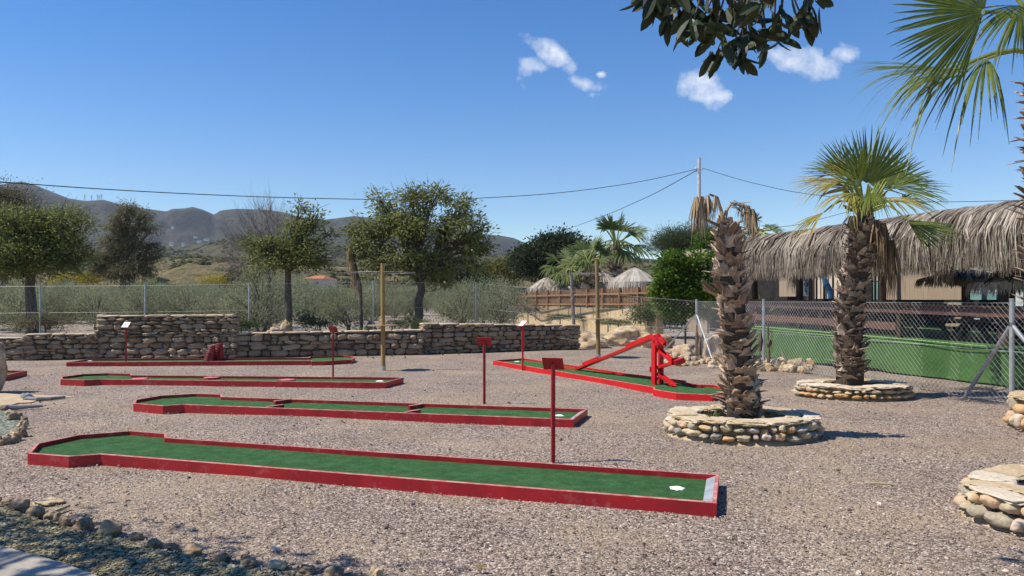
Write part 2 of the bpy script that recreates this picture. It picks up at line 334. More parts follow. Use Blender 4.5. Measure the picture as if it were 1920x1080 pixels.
M_bluec = mat("blue_canvas", [(.02, .09, .2), (.04, .16, .33)], 6, .7)
M_greenp = mat("green_plastic", [(.01, .06, .03), (.015, .085, .045)], 3, .5)
M_bark = mat("bark", [(.07, .055, .04), (.16, .13, .1)], 10, .9, .6, 30, stretch=(2, 2, .5))
M_barkg = mat("grey_twigs", [(.14, .115, .1), (.3, .26, .23)], 6, .9)
def leafm(name, a, b, c, transl=.42, rough=.5, spec=.4): return mat(name, [a, b, c], 1.2, rough, 0, mix_rnd=.7, transl=transl, spec=spec)
M_lf = leafm("citrus_leaf", (.10, .115, .03), (.2, .22, .06), (.37, .38, .15), spec=.35, rough=.5)
M_lf2 = leafm("fresh_leaf", (.105, .12, .034), (.21, .24, .065), (.38, .40, .16), spec=.3, rough=.5)
M_lfeu = leafm("eucalypt_leaf", (.08, .08, .04), (.165, .15, .075), (.30, .27, .14))
M_lfbr = leafm("brownish_leaf", (.06, .05, .02), (.11, .085, .03), (.17, .13, .05))
M_olive = leafm("olive_leaf", (.14, .15, .07), (.27, .285, .15), (.46, .48, .31), rough=.55)
M_lfdk = leafm("carob_leaf", (.018, .028, .012), (.04, .058, .024), (.095, .115, .055), spec=.3, rough=.5)
M_pine = leafm("pine_needles", (.03, .05, .018), (.06, .085, .03), (.12, .15, .055))
M_hedge = leafm("hedge_leaf", (.03, .07, .006), (.09, .165, .015), (.22, .32, .04), spec=.35, rough=.5)
M_weed = leafm("weed_leaf", (.035, .06, .015), (.08, .12, .03), (.16, .2, .06))
M_yel = leafm("yellow_blossom", (.16, .14, .015), (.34, .27, .02), (.5, .4, .04))
M_yuc = leafm("variegated_leaf", (.06, .1, .03), (.25, .3, .05), (.62, .6, .16))
M_ficus = leafm("thick_leaf", (.012, .022, .008), (.03, .045, .016), (.075, .08, .03), spec=.35, rough=.5, transl=.14)
M_grass = leafm("dry_grass", (.12, .1, .04), (.22, .18, .08), (.1, .15, .03))
M_pickets = mat("picket_wood", [(.2, .1, .045), (.36, .2, .1)], 5, .75, .2, 30, mix_rnd=.5)
M_ochre = mat("ochre_render", [(.48, .35, .19), (.6, .47, .29)], 3, .9, .3, 12)
M_tile = mat("roof_tiles", [(.36, .12, .06), (.5, .2, .1)], 2, .8)
M_plaster = mat("plaster", [(.5, .4, .3), (.62, .52, .42)], 2, .9)
M_pale = mat("pale_wall", [(.6, .58, .53), (.72, .7, .66)], 2, .9)
M_pave = mat("paving_stone", [(.27, .235, .19), (.40, .35, .285)], 2.2, .75, .25, 30, fine=(60, .12))
M_stick = mat("dry_stick", [(.28, .22, .1), (.42, .34, .2)], 8, .8)
M_greyp = mat("grey_pipe", [(.16, .16, .17), (.24, .24, .25)], 8, .6)
M_ply = mat("concrete_pole", [(.42, .41, .4), (.55, .54, .52)], 4, .8)
M_black = mat("black_cable", [(.02, .02, .02), (.03, .03, .03)], 4, .6)
M_ink = mat("printed_ink", [(.05, .05, .06), (.08, .08, .09)], 4, .6)
M_soil = mat("planter_soil", [(.05, .035, .025), (.1, .075, .05)], 14, .95, .6, 40)
# ================================================================ setting
def wall_line(x): return 24.2+.24*x
def gz(x, y):
    """ground height: gravel yard at 0, orchard a little higher behind the stone wall"""
    t = np.clip((np.asarray(y)-wall_line(np.asarray(x)))/3.0, 0, 1); t = t*t*(3-2*t)
    s = np.clip((3.0-np.asarray(x))/4.0, 0, 1)
    far = np.clip((np.asarray(y)-40)/120.0, 0, 1)
    return t*s*.34+far*.35
def ground_sheet():
    ys = np.concatenate([np.linspace(-60, 0, 8), np.linspace(1.5, 40, 78), np.geomspace(41, 3300, 34)])
    us = np.concatenate([[-60, -12, -4, -2], np.linspace(-1.4, 1.4, 57), [2, 4, 12, 60]])
    X = np.zeros((len(ys), len(us))); Y = np.zeros_like(X)
    for i, y in enumerate(ys): X[i] = np.clip(us*max(abs(y), 10), -3300, 3300); Y[i] = y
    bumps = np.array([[.022*mnoise.noise(Vector((x*.5, y*.5, 0)))+.012*mnoise.noise(Vector((x*1.7, y*1.7, 4))) if 0 < y < 60 else 0 for x, y in zip(r1, r2)] for r1, r2 in zip(X, Y)])
    Z = gz(X, Y)+np.where(Y < 30, np.minimum(bumps, .012)-.012, bumps*3)
    m, n = X.shape; idx = np.arange(m*n).reshape(m, n)
    Fq = np.stack([idx[:-1, :-1], idx[:-1, 1:], idx[1:, 1:], idx[1:, :-1]], -1).reshape(-1, 4)
    mb = MB(); mb.add(np.stack([X, Y, Z], -1), Fq); return mb.build("ground", M_grav, smooth=True)
setting(ground_sheet())

def hills(name, prof, y0, y1, m, rough, fr, seed, ny=46, nu=420, fold=.0):
    pu = [(p[0]-CX)/F for p in prof]; pz = [EYE+(HY-p[1])/F*y1 for p in prof]
    us = np.linspace(-1.15, 1.15, nu); ts = np.linspace(0, 1, ny)
    crest = np.interp(us, pu, pz)
    X = np.zeros((ny+6, nu)); Y = np.zeros_like(X); Z = np.zeros_like(X)
    for j in range(ny+6):
        t = j/(ny-1); y = y0+(y1-y0)*t
        X[j] = us*y; Y[j] = y
        for i, u_ in enumerate(us):
            q = mnoise.fractal(Vector((u_*y*fr+seed, y*fr*.6, seed)), 1.0, 2.1, 6)
            rdg = 1-abs(mnoise.noise(Vector((u_*y*fr*.9+seed, y*fr*.25, seed+9))))*2
            if t <= 1:
                base = crest[i]*(t**1.25)
                Z[j, i] = base + (q*rough+fold*(rdg-.5))*crest[i]*(t*(1-t)*2.4+.012)
                lim = EYE+(crest[i]-EYE)/y1*y*(.93+.07*t); Z[j, i] = min(Z[j, i], lim)-(.0 if Z[j, i] < lim else .12*(Z[j, i]-lim))
            else: Z[j, i] = crest[i]*(1-(t-1)*3.2)
    m_, n_ = X.shape; idx = np.arange(m_*n_).reshape(m_, n_)
    Fq = np.stack([idx[:-1, :-1], idx[:-1, 1:], idx[1:, 1:], idx[1:, :-1]], -1).reshape(-1, 4)
    mb = MB(); mb.add(np.stack([X, Y, Z-1.0], -1), Fq)
    o = mb.build(name, m, smooth=True); setting(o); return np.stack([X, Y, Z-1.0], -1)[:ny]
def hill_mat(name, soil, scrub, far, dotscale, thr=(.44, .56)):
    m = bpy.data.materials.new(name); m.use_nodes = True; t = m.node_tree; t.nodes.clear()
    out = N(t, 'ShaderNodeOutputMaterial'); b = N(t, 'ShaderNodeBsdfPrincipled', inp={'Roughness': 1.0, 'Specular IOR Level': .05})
    geo = N(t, 'ShaderNodeNewGeometry'); P = geo.outputs['Position']
    n1 = N(t, 'ShaderNodeTexNoise', inp={'Scale': dotscale*.09, 'Detail': 8.0, 'Roughness': .65}); LK(t, P, n1.inputs['Vector'])
    n2 = N(t, 'ShaderNodeTexNoise', inp={'Scale': dotscale, 'Detail': 4.0, 'Roughness': .7}); LK(t, P, n2.inputs['Vector'])
    v = N(t, 'ShaderNodeTexVoronoi', inp={'Scale': dotscale*.55}); LK(t, P, v.inputs['Vector'])
    a = N(t, 'ShaderNodeMixRGB'); mr = N(t, 'ShaderNodeMapRange', inp={1: .36, 2: .64}); LK(t, n1.outputs[0], mr.inputs[0]); LK(t, mr.outputs[0], a.inputs[0])
    a.inputs[1].default_value = C(*soil); a.inputs[2].default_value = C(*far)
    c = N(t, 'ShaderNodeMixRGB'); m2 = N(t, 'ShaderNodeMapRange', inp={1: thr[0], 2: thr[1], 4: .85})
    s = M(t, 'ADD', M(t, 'MULTIPLY', n2.outputs[0], .7), M(t, 'MULTIPLY', M(t, 'SUBTRACT', .9, v.outputs['Distance']), .22)); LK(t, s, m2.inputs[0])
    LK(t, m2.outputs[0], c.inputs[0]); LK(t, a.outputs[0], c.inputs[1]); c.inputs[2].default_value = C(*scrub)
    LK(t, c.outputs[0], b.inputs['Base Color'])
    bp = N(t, 'ShaderNodeBump', inp={'Strength': .8, 'Distance': .8/dotscale}); LK(t, s, bp.inputs['Height']); LK(t, bp.outputs[0], b.inputs['Normal'])
    LK(t, b.outputs[0], out.inputs[0]); return m
MH1 = hill_mat("far_mountain_slope", (.068, .062, .045), (.018, .024, .015), (.036, .04, .027), .03, (.40, .55))
MH2 = hill_mat("scrub_slope", (.12, .10, .06), (.035, .038, .02), (.075, .072, .038), .07, (.40, .54))
MH3 = hill_mat("near_scrub_slope", (.19, .15, .085), (.055, .056, .025), (.125, .105, .05), .24, (.40, .54))
hills("mountains", [(-700, 300), (-250, 322), (0, 345), (40, 339), (62, 345), (95, 358), (128, 371), (158, 376), (195, 374), (235, 385), (270, 390), (312, 396),
      (322, 391), (345, 390), (362, 387), (382, 393), (402, 402), (413, 394), (440, 391), (490, 392), (530, 397), (556, 405), (580, 409), (610, 411), (640, 407),
      (662, 404), (720, 410), (800, 424), (870, 432), (905, 438), (940, 441), (965, 446), (990, 458), (1040, 470), (1180, 482), (1240, 486), (1340, 490), (1500, 500), (2600, 505)],
      1100, 2600, MH1, .36, .0034, 3.1, ny=80, nu=620, fold=.62)
HG2 = hills("foothills", [(-700, 470), (0, 470), (240, 462), (330, 460), (400, 452), (450, 444), (540, 446), (700, 458), (860, 474), (1000, 482), (1240, 492), (2600, 515)],
      420, 1000, MH2, .36, .008, 8.4, ny=60, nu=520, fold=.5)
HG3 = hills("scrub_hills", [(-700, 505), (0, 505), (220, 508), (262, 494), (300, 480), (360, 477), (440, 478), (520, 486), (640, 496), (800, 503), (900, 499), (935, 488), (968, 476), (1010, 480),
      (1100, 486), (1180, 487), (1250, 490), (1340, 496), (1500, 502), (2600, 525)], 130, 400, MH3, .36, .022, 5.7, ny=60, nu=520, fold=.4)

def scrub_on(name, H, n, size, m_, seed, jmax=1.0):
    r_ = np.random.default_rng(seed); ny_, nu_, _ = H.shape; a = r_.uniform(0, (ny_-1.01)*jmax, n*3); b = r_.uniform(60, nu_-60, n*3)
    keep = np.array([mnoise.noise(Vector((q*.05*nu_/400, p*.12, seed))) > -.12+.25*r_.random() for p, q in zip(a, b)]); a = a[keep][:n]; b = b[keep][:n]; n = len(a)
    i = a.astype(int); j = b.astype(int); fa = (a-i)[:, None]; fb = (b-j)[:, None]
    P = (H[i, j]*(1-fa)*(1-fb)+H[i+1, j]*fa*(1-fb)+H[i, j+1]*(1-fa)*fb+H[i+1, j+1]*fa*fb)
    V0, Fc = lump(0, (1, 1, .8), 0, .25, 1.5, seed=seed); s = size*r_.lognormal(0, .45, (n, 1, 1)); an = r_.uniform(0, 6.28, n); ca, sa = np.cos(an)[:, None], np.sin(an)[:, None]
    V = V0[None]*s; V = np.stack([V[..., 0]*ca-V[..., 1]*sa, V[..., 0]*sa+V[..., 1]*ca, V[..., 2]], -1)+P[:, None, :]
    mb = MB(); Fq = (Fc[None]+(np.arange(n)*len(V0))[:, None, None]).reshape(-1, 3); mb.add(V.reshape(-1, 3), Fq, 0, np.repeat(r_.random(n), len(Fc))); o = mb.build(name, m_); o['kind'] = 'stuff'
M_scrub = mat("scrub_bushes", [(.03, .033, .014), (.065, .068, .03), (.12, .11, .05)], .5, 1, 0, mix_rnd=.9, spec=.05)
scrub_on("hillside_scrub", HG3, 9000, 1.5, M_scrub, 5); scrub_on("foothill_scrub", HG2, 12000, 3.4, M_scrub, 6)
# ================================================================ golf lanes
def inset(P, d):
    P = np.array(P, float)[:, :2]; n = len(P); A = 0.5*sum(P[i][0]*P[(i+1) % n][1]-P[(i+1) % n][0]*P[i][1] for i in range(n))
    s = 1 if A > 0 else -1; out = []
    for i in range(n):
        a = nrm(P[i]-P[i-1]); b = nrm(P[(i+1) % n]-P[i]); na = s*np.array((-a[1], a[0])); nb = s*np.array((-b[1], b[0]))
        m = na+nb; k = d/max(.35, (1+np.dot(na, nb))); out.append(P[i]+m*k)
    return np.array(out)
TOPZ = .10
def lane(pix, label, m_red=None, group="mini golf lanes on the gravel", wall=.03):
    m_red = m_red or M_red
    P = np.array([G(x, y, TOPZ)[:2] if not isinstance(x, tuple) else x for x, y in pix])
    c = P.mean(0); t = thing("golf_lane", label, "golf lane", (c[0], c[1], 0), group)
    I = inset(P, wall); I2 = inset(P, .002); n = len(P); mb = MB()
    zt = TOPZ-.004
    def ring(A, za, B, zb, mi, flip=False):
        V = np.vstack([np.c_[A, np.full(n, za)], np.c_[B, np.full(n, zb)]])
        Fc = np.array([[i, (i+1) % n, n+(i+1) % n, n+i] for i in range(n)]); mb.add(V, Fc[:, ::-1] if flip else Fc, mi, rng.random(n))
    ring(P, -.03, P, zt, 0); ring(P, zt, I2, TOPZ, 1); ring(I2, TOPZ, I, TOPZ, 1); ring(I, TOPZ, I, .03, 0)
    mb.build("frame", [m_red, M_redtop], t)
    # turf, triangulated as a polygon
    import bmesh
    bm = bmesh.new(); J = inset(P, wall-.004); vs = [bm.verts.new((x, y, .052)) for x, y in J]; f = bm.faces.new(vs)
    if f.normal.z < 0: f.normal_flip()
    bm.normal_update()
    if f.normal.z < 0: f.normal_flip()
    bmesh.ops.triangulate(bm, faces=bm.faces); me = bpy.data.meshes.new("turf"); bm.to_mesh(me); bm.free(); me.materials.append(M_turf)
    o = bpy.data.objects.new("turf", me); SC.collection.objects.link(o); o.parent = t; me.transform(Matrix.Translation((-c[0], -c[1], 0)))
    t['pts'] = 0; del t['pts']
    return t, P
def hole(t, x, y, r=.055):
    c = G(x, y, .058); mb = MB(); k = 26; ang = np.linspace(0, 2*math.pi, k, endpoint=False)
    rr = r*(1+.16*rng.standard_normal(k)); rr[::3] *= 1.25
    V = np.c_[c[0]+rr*np.cos(ang), c[1]+rr*np.sin(ang), np.full(k, .056)]; V2 = np.c_[c[0]+.6*rr*np.cos(ang), c[1]+.6*rr*np.sin(ang), np.full(k, .066)]
    mb.add(np.vstack([V, V2]), [[i, (i+1) % k, k+(i+1) % k, k+i] for i in range(k)])
    V3 = np.c_[c[0]+.3*r*np.cos(ang), c[1]+.3*r*np.sin(ang), np.full(k, .059)]
    mb.add(np.vstack([V2, V3]), [[i, (i+1) % k, k+(i+1) % k, k+i] for i in range(k)])
    mb.add(np.vstack([V3, [c[0], c[1], .0585]]), [[i, (i+1) % k, k] for i in range(k)])
    mb.build("hole_rim", M_white, t)
def endstrip(t, A, B, w=.07):
    """metal strip lying just inside the end board A-B (lane inside is to the left of A->B)"""
    A = np.array(A[:2]); B = np.array(B[:2]); d = nrm(B-A); nn_ = np.array((-d[1], d[0]))
    a = A+d*.035+nn_*.032; b = B-d*.035+nn_*.032; mb = MB()
    P = [(*a, .05), (*b, .05), (*(b+nn_*w), .05), (*(a+nn_*w), .05), (*a, .092), (*b, .092), (*(b+nn_*w), .060), (*(a+nn_*w), .060)]
    hexa(mb, np.array(P)); mb.build("end_strip", M_strip, t)

L1, P1 = lane([(51.5, 849.6), (128.8, 855.6), (188.1, 851.3), (1343.5, 942.8), (1348.5, 889.6), (313.6, 820.4), (312.7, 812.7), (244.8, 807.5), (145.2, 815.2), (67.8, 831.6)],
              "nearest and longest mini golf lane, plain green turf, white ringed hole at its right end")
hole(L1, 1270, 915, .058); endstrip(L1, P1[3], P1[4], .075)
L2, P2 = lane([(249.8, 756), (305.6, 760.6), (343.5, 758.2), (1075.4, 786.3), (1102, 766.8), (417.7, 743.9), (416.5, 739.5), (366.7, 737.8), (300, 741.5), (252.6, 749.5)],
              "mini golf lane with four red baffle blocks sticking in from its side boards")
hole(L2, 1048, 779, .06); endstrip(L2, P2[3], P2[4], .075)
d2 = nrm(P2[3]-P2[2]); s2 = nrm(P2[4]-P2[3])
def baffle(x, y, sgn):
    g = G(x, y, TOPZ)[:2]; p0 = P2[2] if sgn > 0 else P2[5]
    o = p0+d2*np.dot(g-p0, d2); a = o+s2*sgn*.034; b = a+s2*sgn*.26+d2*(-.10 if sgn > 0 else -.10)*-1*sgn
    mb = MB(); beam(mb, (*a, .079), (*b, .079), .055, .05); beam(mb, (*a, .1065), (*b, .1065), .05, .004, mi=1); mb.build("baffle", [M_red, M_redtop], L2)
baffle(552, 747, -1); baffle(797, 756, -1); baffle(497, 764, 1); baffle(757, 774, 1)
L3, P3 = lane([(113.3, 710.5), (158, 712.5), (187.5, 710.8), (722.5, 717.3), (756.9, 707.6), (247.8, 703.4), (246.5, 700.7), (203.7, 699.5), (154.8, 701.1), (114, 706.4)],
              "mini golf lane with three flat round red discs on its turf")
hole(L3, 712, 714.5, .07); endstrip(L3, P3[3], P3[4], .075)
for x, y in ((262, 709), (397, 706.8), (538, 711.3)):
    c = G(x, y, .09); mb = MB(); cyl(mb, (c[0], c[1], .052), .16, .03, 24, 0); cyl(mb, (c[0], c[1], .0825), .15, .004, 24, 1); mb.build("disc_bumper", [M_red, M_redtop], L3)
L4, P4 = lane([(124.3, 679), (582.8, 676.3), (584, 677.3), (610, 677), (659, 674.2), (666, 670.6), (660.3, 667.6), (644.8, 666.4), (615, 667.2), (580, 668.6), (579, 670.6), (167, 673)],
              "farthest mini golf lane, along the stone wall, with two stepped red obstacles on it")
hole(L4, 167, 676.6, .06)
L5, P5 = lane([(924.4, 675.6), (1225, 725.6), (1224.7, 729.8), (1267.5, 736.7), (1335.5, 740), (1358, 735), (1362, 727), (1341, 721.7), (1307, 720.5), (1288, 717), (1286, 713.5), (1180, 700.4), (983, 671.6)],
              "sunlit red mini golf lane running towards the shaggy palm, carrying the tall ball run", M_redlit)
hole(L5, 969.5, 677.8, .06)
g1 = G(51, 694.6, TOPZ)[:2]; g2 = G(9, 704, TOPZ)[:2]; dd = nrm(np.array((-1.0, .06)))
t6 = lane([(tuple(g2+dd*5.2), 0), (tuple(g2), 0), (tuple(g1), 0), (tuple(g1+dd*5.2), 0)],
          "mini golf lane at the left edge, only its red end showing beside the boulder")

# stepped red obstacles on the far lane
def step_obstacle(px, py, h, label):
    c = G(px, py, .055); t = thing("stepped_obstacle", label, "golf obstacle", (c[0], c[1], .052), "stepped red obstacles on the far lane")
    mb = MB(); n = 7
    W0_ = .26
    for k in range(n):
        w = W0_*(1-k/n*.68); z = h*k/n
        lean = .06*k/n
        box(mb, (c[0]+lean-.02, c[1], .052+z+h/n*.5), (w*.8, w, h/n*.92), 0, 0, .5)
    mb.build("core", M_red, t); mb = MB()
    for k in range(n):
        w = W0_*(1-k/n*.68); z = h*k/n; lean = .06*k/n
        box(mb, (c[0]+lean-.035-w*.36, c[1]-.02, .052+z+h/n*.62), (.07, w*.7, .034), 0, 0, .5)
        box(mb, (c[0]+lean-.03-w*.22, c[1]-w*.5-.012, .052+z+h/n*.60), (.075, .03, .034), 0, 0, .5)
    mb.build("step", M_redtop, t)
step_obstacle(396.5, 676.6, .41, "left, slightly shorter of the two stepped red obstacles before the tall wall")
step_obstacle(411, 675.4, .46, "right, slightly taller of the two stepped red obstacles before the tall wall")

# ball run on lane 5
d5 = nrm(P5[1]-P5[0]); n5 = np.array((-d5[1], d5[0]))     # n5 points away from the camera / right
tb = G(1228, 721, .052)[:2]+n5*.06
br = thing("ball_run", "tall sunlit red zigzag ball run with a long ramp, near the shaggy palm", "golf obstacle", (*tb, .052))
def BR(s, z, q=0.0): p = tb+d5*s+n5*q; return np.array((p[0], p[1], z))
for q in (-.08, .08):
    mb = MB(); beam(mb, BR(0, .053, q), BR(0, .90, q), .05, .11, up=(*d5, 0)); 
    beam(mb, BR(.02, .90, q), BR(.10, .82, q), .05, .10); mb.build("post", M_redlit, br)
def trough(name, A, B, w=.10, hh=.05, th=.012):
    mb = MB(); A = np.array(A); B = np.array(B); a, b, d = frame(B-A)
    beam(mb, A, B, w, th)
    for s in (-1, 1): beam(mb, A+a*s*(w/2-th/2)+b*hh/2, B+a*s*(w/2-th/2)+b*hh/2, th, hh)
    mb.build(name, M_redlit, br)
ra = np.array((*(G(1083, 693.5, .06)[:2]), .06)); rb = BR(-.06, .92)
trough("ramp", ra, rb, .13, .045)
for f0, f1 in ((.12, .34), (.70, 1.0)):
    mb = MB(); A = ra+(rb-ra)*f0; B = ra+(rb-ra)*f1; a, b, d = frame(B-A)
    for s in (-1, 1): beam(mb, A+a*s*.07+b*.045, B+a*s*.07+b*.045, .02, .09)
    mb.build("ramp_side", M_redlit, br)
trough("hood", BR(-.10, .97), BR(.12, .78), .20, .06)
trough("channel", BR(.02, .70), BR(.50, .47)); trough("channel", BR(.57, .50), BR(.02, .35)); trough("channel", BR(.02, .24), BR(.48, .062))
trough("channel", BR(.0, .37), BR(-.16, .27))
mb = MB(); beam(mb, BR(.50, .52, -.09), BR(.50, .52, .09), .03, .13); beam(mb, BR(.60, .50, -.08), BR(.66, .56, .08), .10, .10); mb.build("catcher", M_redlit, br)
mb = MB(); beam(mb, BR(-.14, .33, -.07), BR(-.14, .33, .07), .03, .1); mb.build("catcher", M_redlit, br)
for s in (-1, 1):
    mb = MB(); e = G(1075 if s < 0 else 1083, 693, .06)
    a0 = ra+np.array((*(n5*s*.05), .005)); b0 = np.array((*(ra[:2]-d5*.75+n5*s*.30), .064)); beam(mb, a0, b0, .02, .035); mb.build("guide_rail", M_redlit, br)

# ================================================================ number sign posts
def sign(bx, by, topy, label, m_, back=True, mark=None, tilt=-38, yaw=0.0, wpx=None, pw=.23, ph=.17):
    b = G(bx, by, 0); y = b[1]; zt = EYE-(topy-HY)/F*y
    t = thing("sign_post", label, "sign post", b, "red sign posts beside the lanes")
    mb = MB(); box(mb, (b[0], y, (zt-.03)/2), (.036, .036, zt+.03), .3); mb.build("post", m_, t)
    # plate: tilted about x; readable side faces away (back) or toward the camera
    ang = math.radians(tilt); cy, sy = math.cos(yaw), math.sin(yaw)
    Rx = np.array([[1, 0, 0], [0, math.cos(ang), -math.sin(ang)], [0, math.sin(ang), math.cos(ang)]])
    Rz = np.array([[cy, -sy, 0], [sy, cy, 0], [0, 0, 1]]); R = Rz@Rx; c = np.array((b[0], y, zt))
    mb = MB(); box(mb, c, (pw, ph, .006), R=R); mb.build("sign_plate", m_, t)
    mb = MB(); up = R@np.array((0, 0, 1.0)); box(mb, c+up*.0055, (pw*.9, ph*.86, .004), R=R); lab = mb.build("number_label", M_white, t)
    if mark:
        mb = MB()
        for (a, b_, l, w, q) in ((-.03, .0, .035, .02, .3), (.02, .02, .03, .014, 1.1), (.0, -.02, .045, .012, .1)):
            Rr = R@np.array([[math.cos(q), -math.sin(q), 0], [math.sin(q), math.cos(q), 0], [0, 0, 1]])
            box(mb, c+up*.0082+R@np.array((a, b_, 0)), (l, w, .0015), R=Rr)
        mb.build("printed_mark", M_ink, lab)
    return t
sign(1037, 866, 682, "nearest red sign post, behind the front lane, its plate seen from the back", M_red, tilt=-56, yaw=-.28, pw=.215, ph=.15)
sign(908, 757, 640, "red sign post behind the four baffle lane, plate seen from the back", M_red, tilt=-56, yaw=-.28, pw=.235, ph=.16)
sign(624.5, 706.5, 617.5, "red sign post behind the three disc lane, before the low stone wall", M_red, tilt=-56, yaw=-.45, pw=.22, ph=.14)
sign(236.5, 683.5, 609, "red sign post with a plain white tilted label in front of the tall stone wall", M_red, tilt=50, yaw=-.32, mark=1, pw=.22, ph=.18)
sign(980, 693.5, 606.5, "red sign post with a narrow tilted white label beside the ball run lane", M_redlit, tilt=40, yaw=-.95, mark=1, pw=.2, ph=.2)

# ================================================================ parasol posts with round boards and bare wire hoops
def parasol_post(bx, by, topy, boardy, wirey, label, r_board, r_wire, mtl, tdx, r_p=.055):
    b = G(bx, by, 0); y = b[1]; zt = EYE-(topy-HY)/F*y; zb = EYE-(boardy-HY)/F*y
    t = thing("parasol_post", label, "post", b, "wooden parasol posts with round table boards"); dx = tdx/F*y
    mb = MB(); tube(mb, [(b[0], y, -.05), (b[0]+dx*.5, y, zt*.5), (b[0]+dx, y, zt)], [r_p, r_p*.93, r_p*.86], 14); mb.build("pole", mtl, t, smooth=True)
    mb = MB(); tube(mb, [(b[0], y, -.02), (b[0]+.0, y, .10)], r_p+.004, 14); mb.build("pole_foot", M_metal, t)
    mb = MB(); cyl(mb, (b[0]+dx*.4, y, zb), r_board, .022, 40); mb.build("table_board", M_disc, t)
    zw = EYE-(wirey-HY)/F*y; c = np.array((b[0]+dx, y, zw)); mb = MB()
    for k in range(6):
        a = k*math.pi/3+.1; e = c+np.array((math.cos(a)*r_wire, math.sin(a)*r_wire, -.0))
        tube(mb, [c+np.array((0, 0, .02)), e], .0022, 4)
    for rr, dz in ((1.0, 0),):
        aa = np.linspace(0, 2*math.pi, 33); tube(mb, [c+np.array((math.cos(q)*r_wire*rr, math.sin(q)*r_wire*rr, dz)) for q in aa], .002, 4, cap=False)
    mb.build("wire_hoop", M_metal, t)
parasol_post(718.5, 693.5, 494, 611, 511, "yellowish wooden parasol post with a round board, standing in front of the low stone wall", .36, .74, M_pole, -1.0)
parasol_post(1122, 670, 488, 598.5, 514, "wooden parasol post with a round board, just right of the stone wall end", .44, .95, M_pole2, -3, .062)

# ================================================================ stone wall
wall = thing("stone_wall", "long stepped dry stone wall of brown river stones with sandy capping", "stone wall", (*G(440, 671)[:2], 0))
def wall_section(pa, pb, topa, topb, capmat=True, th=.42):
    A = G(*pa)[:2]; B = G(*pb)[:2]; d = nrm(B-A); n_ = np.array((-d[1], d[0])); Ln = np.linalg.norm(B-A)
    za = EYE-(topa-HY)/F*A[1]; zb = EYE-(topb-HY)/F*B[1]
    th_ = th; mid = lambda s, q=0: A+d*s+n_*(q+th_/2)
    ang = math.atan2(d[1], d[0]); mb = MB()
    # mortar core
    P = [(*mid(0.02, -th_/2+.07), -.05), (*mid(Ln-.02, -th_/2+.07), -.05), (*mid(Ln-.02, th_/2-.07), -.05), (*mid(0.02, th_/2-.07), -.05)]
    Q = [(*mid(0.02, -th_/2+.07), za-.05), (*mid(Ln-.02, -th_/2+.07), zb-.05), (*mid(Ln-.02, th_/2-.07), zb-.05), (*mid(0.02, th_/2-.07), za-.05)]
    mbc = MB(); hexa(mbc, np.array(P+Q)); mbc.build("wall_core", M_mortar, wall)
    H = max(za, zb); z = 0.0
    while z < H-.06:
        hc = random.uniform(.06, .19)*(1.2 if z < .1 else 1)
        s = random.uniform(-.1, 0)
        while s < Ln:
            w = min(random.uniform(.14, .46)*(.8+hc*2.2), Ln-s+.05); zl = za+(zb-za)*np.clip((s+w/2)/Ln, 0, 1)
            if w > .07 and z+hc*.5 < zl-.05:
                hh = min(hc, zl-.045-z)*random.uniform(.86, 1.04); sub_split = hh > .12 and w < .3 and random.random() < .25
                for q in ((-1,) if s < -99 else (-1, 1)):
                    for kk in range(2 if sub_split else 1):
                        h1 = hh/2 if sub_split else hh
                        V, Fc = lump(2 if q < 0 else 1, (w*1.10, .30, h1*random.uniform(1.0, 1.22)), boxy=random.uniform(.25, .8), amp=random.uniform(.08, .17), freq=1.8)
                        ct = math.cos(ang); st = math.sin(ang); tl = random.uniform(-.16, .16)
                        V = np.c_[V[:, 0]*math.cos(tl)-V[:, 2]*math.sin(tl), V[:, 1], V[:, 0]*math.sin(tl)+V[:, 2]*math.cos(tl)]
                        V = np.c_[V[:, 0]*ct-V[:, 1]*st, V[:, 0]*st+V[:, 1]*ct, V[:, 2]]
                        c = mid(s+w/2, q*(th_/2-.13+random.uniform(-.025, .03)))
                        mb.add(V+np.array((c[0], c[1], z+h1/2+kk*h1+random.uniform(-.018, .018))), Fc, 0, random.random())
            s += w*1.0+random.uniform(0, .015)
        z += hc*.97
    # stones closing the ends
    for s0 in (0.06, Ln-.06):
        z = 0
        while z < min(za, zb)-.07:
            hc = random.uniform(.08, .17); V, Fc = lump(2, (.2, th_*.98, hc), .55, .1); ct, st = math.cos(ang), math.sin(ang)
            V = np.c_[V[:, 0]*ct-V[:, 1]*st, V[:, 0]*st+V[:, 1]*ct, V[:, 2]]; c = mid(s0); mb.add(V+np.array((*c, z+hc/2)), Fc, 0, random.random()); z += hc*.95
    mb.build("stones", M_stone, wall, smooth=True)
    mb = MB(); s = -.03
    while s < Ln:
        w = random.uniform(.3, .75); w = min(w, Ln+.04-s); zl = za+(zb-za)*np.clip((s+w/2)/Ln, 0, 1)
        V, Fc = lump(2, (w*1.08, th_+.06+random.uniform(-.05, .05), random.uniform(.05, .075)), .75, .07, 2.2); ct, st = math.cos(ang), math.sin(ang)
        V = np.c_[V[:, 0]*ct-V[:, 1]*st, V[:, 0]*st+V[:, 1]*ct, V[:, 2]]; c = mid(s+w/2, random.uniform(-.015, .015)); mb.add(V+np.array((*c, zl-.03)), Fc, 0, random.random())
        s += w*.98
        if w < .1: break
    mb.build("capping", M_cap, wall, smooth=True)
wall_section((-420, 678), (46, 675), 634, 632)
wall_section((48, 675), (180, 672.5), 625.5, 625)
wall_section((181, 672), (440, 671), 591, 589.5)
wall_section((441, 670.5), (792, 665), 624, 617.5)
wall_section((794, 664), (1087, 654.5), 605.5, 609)

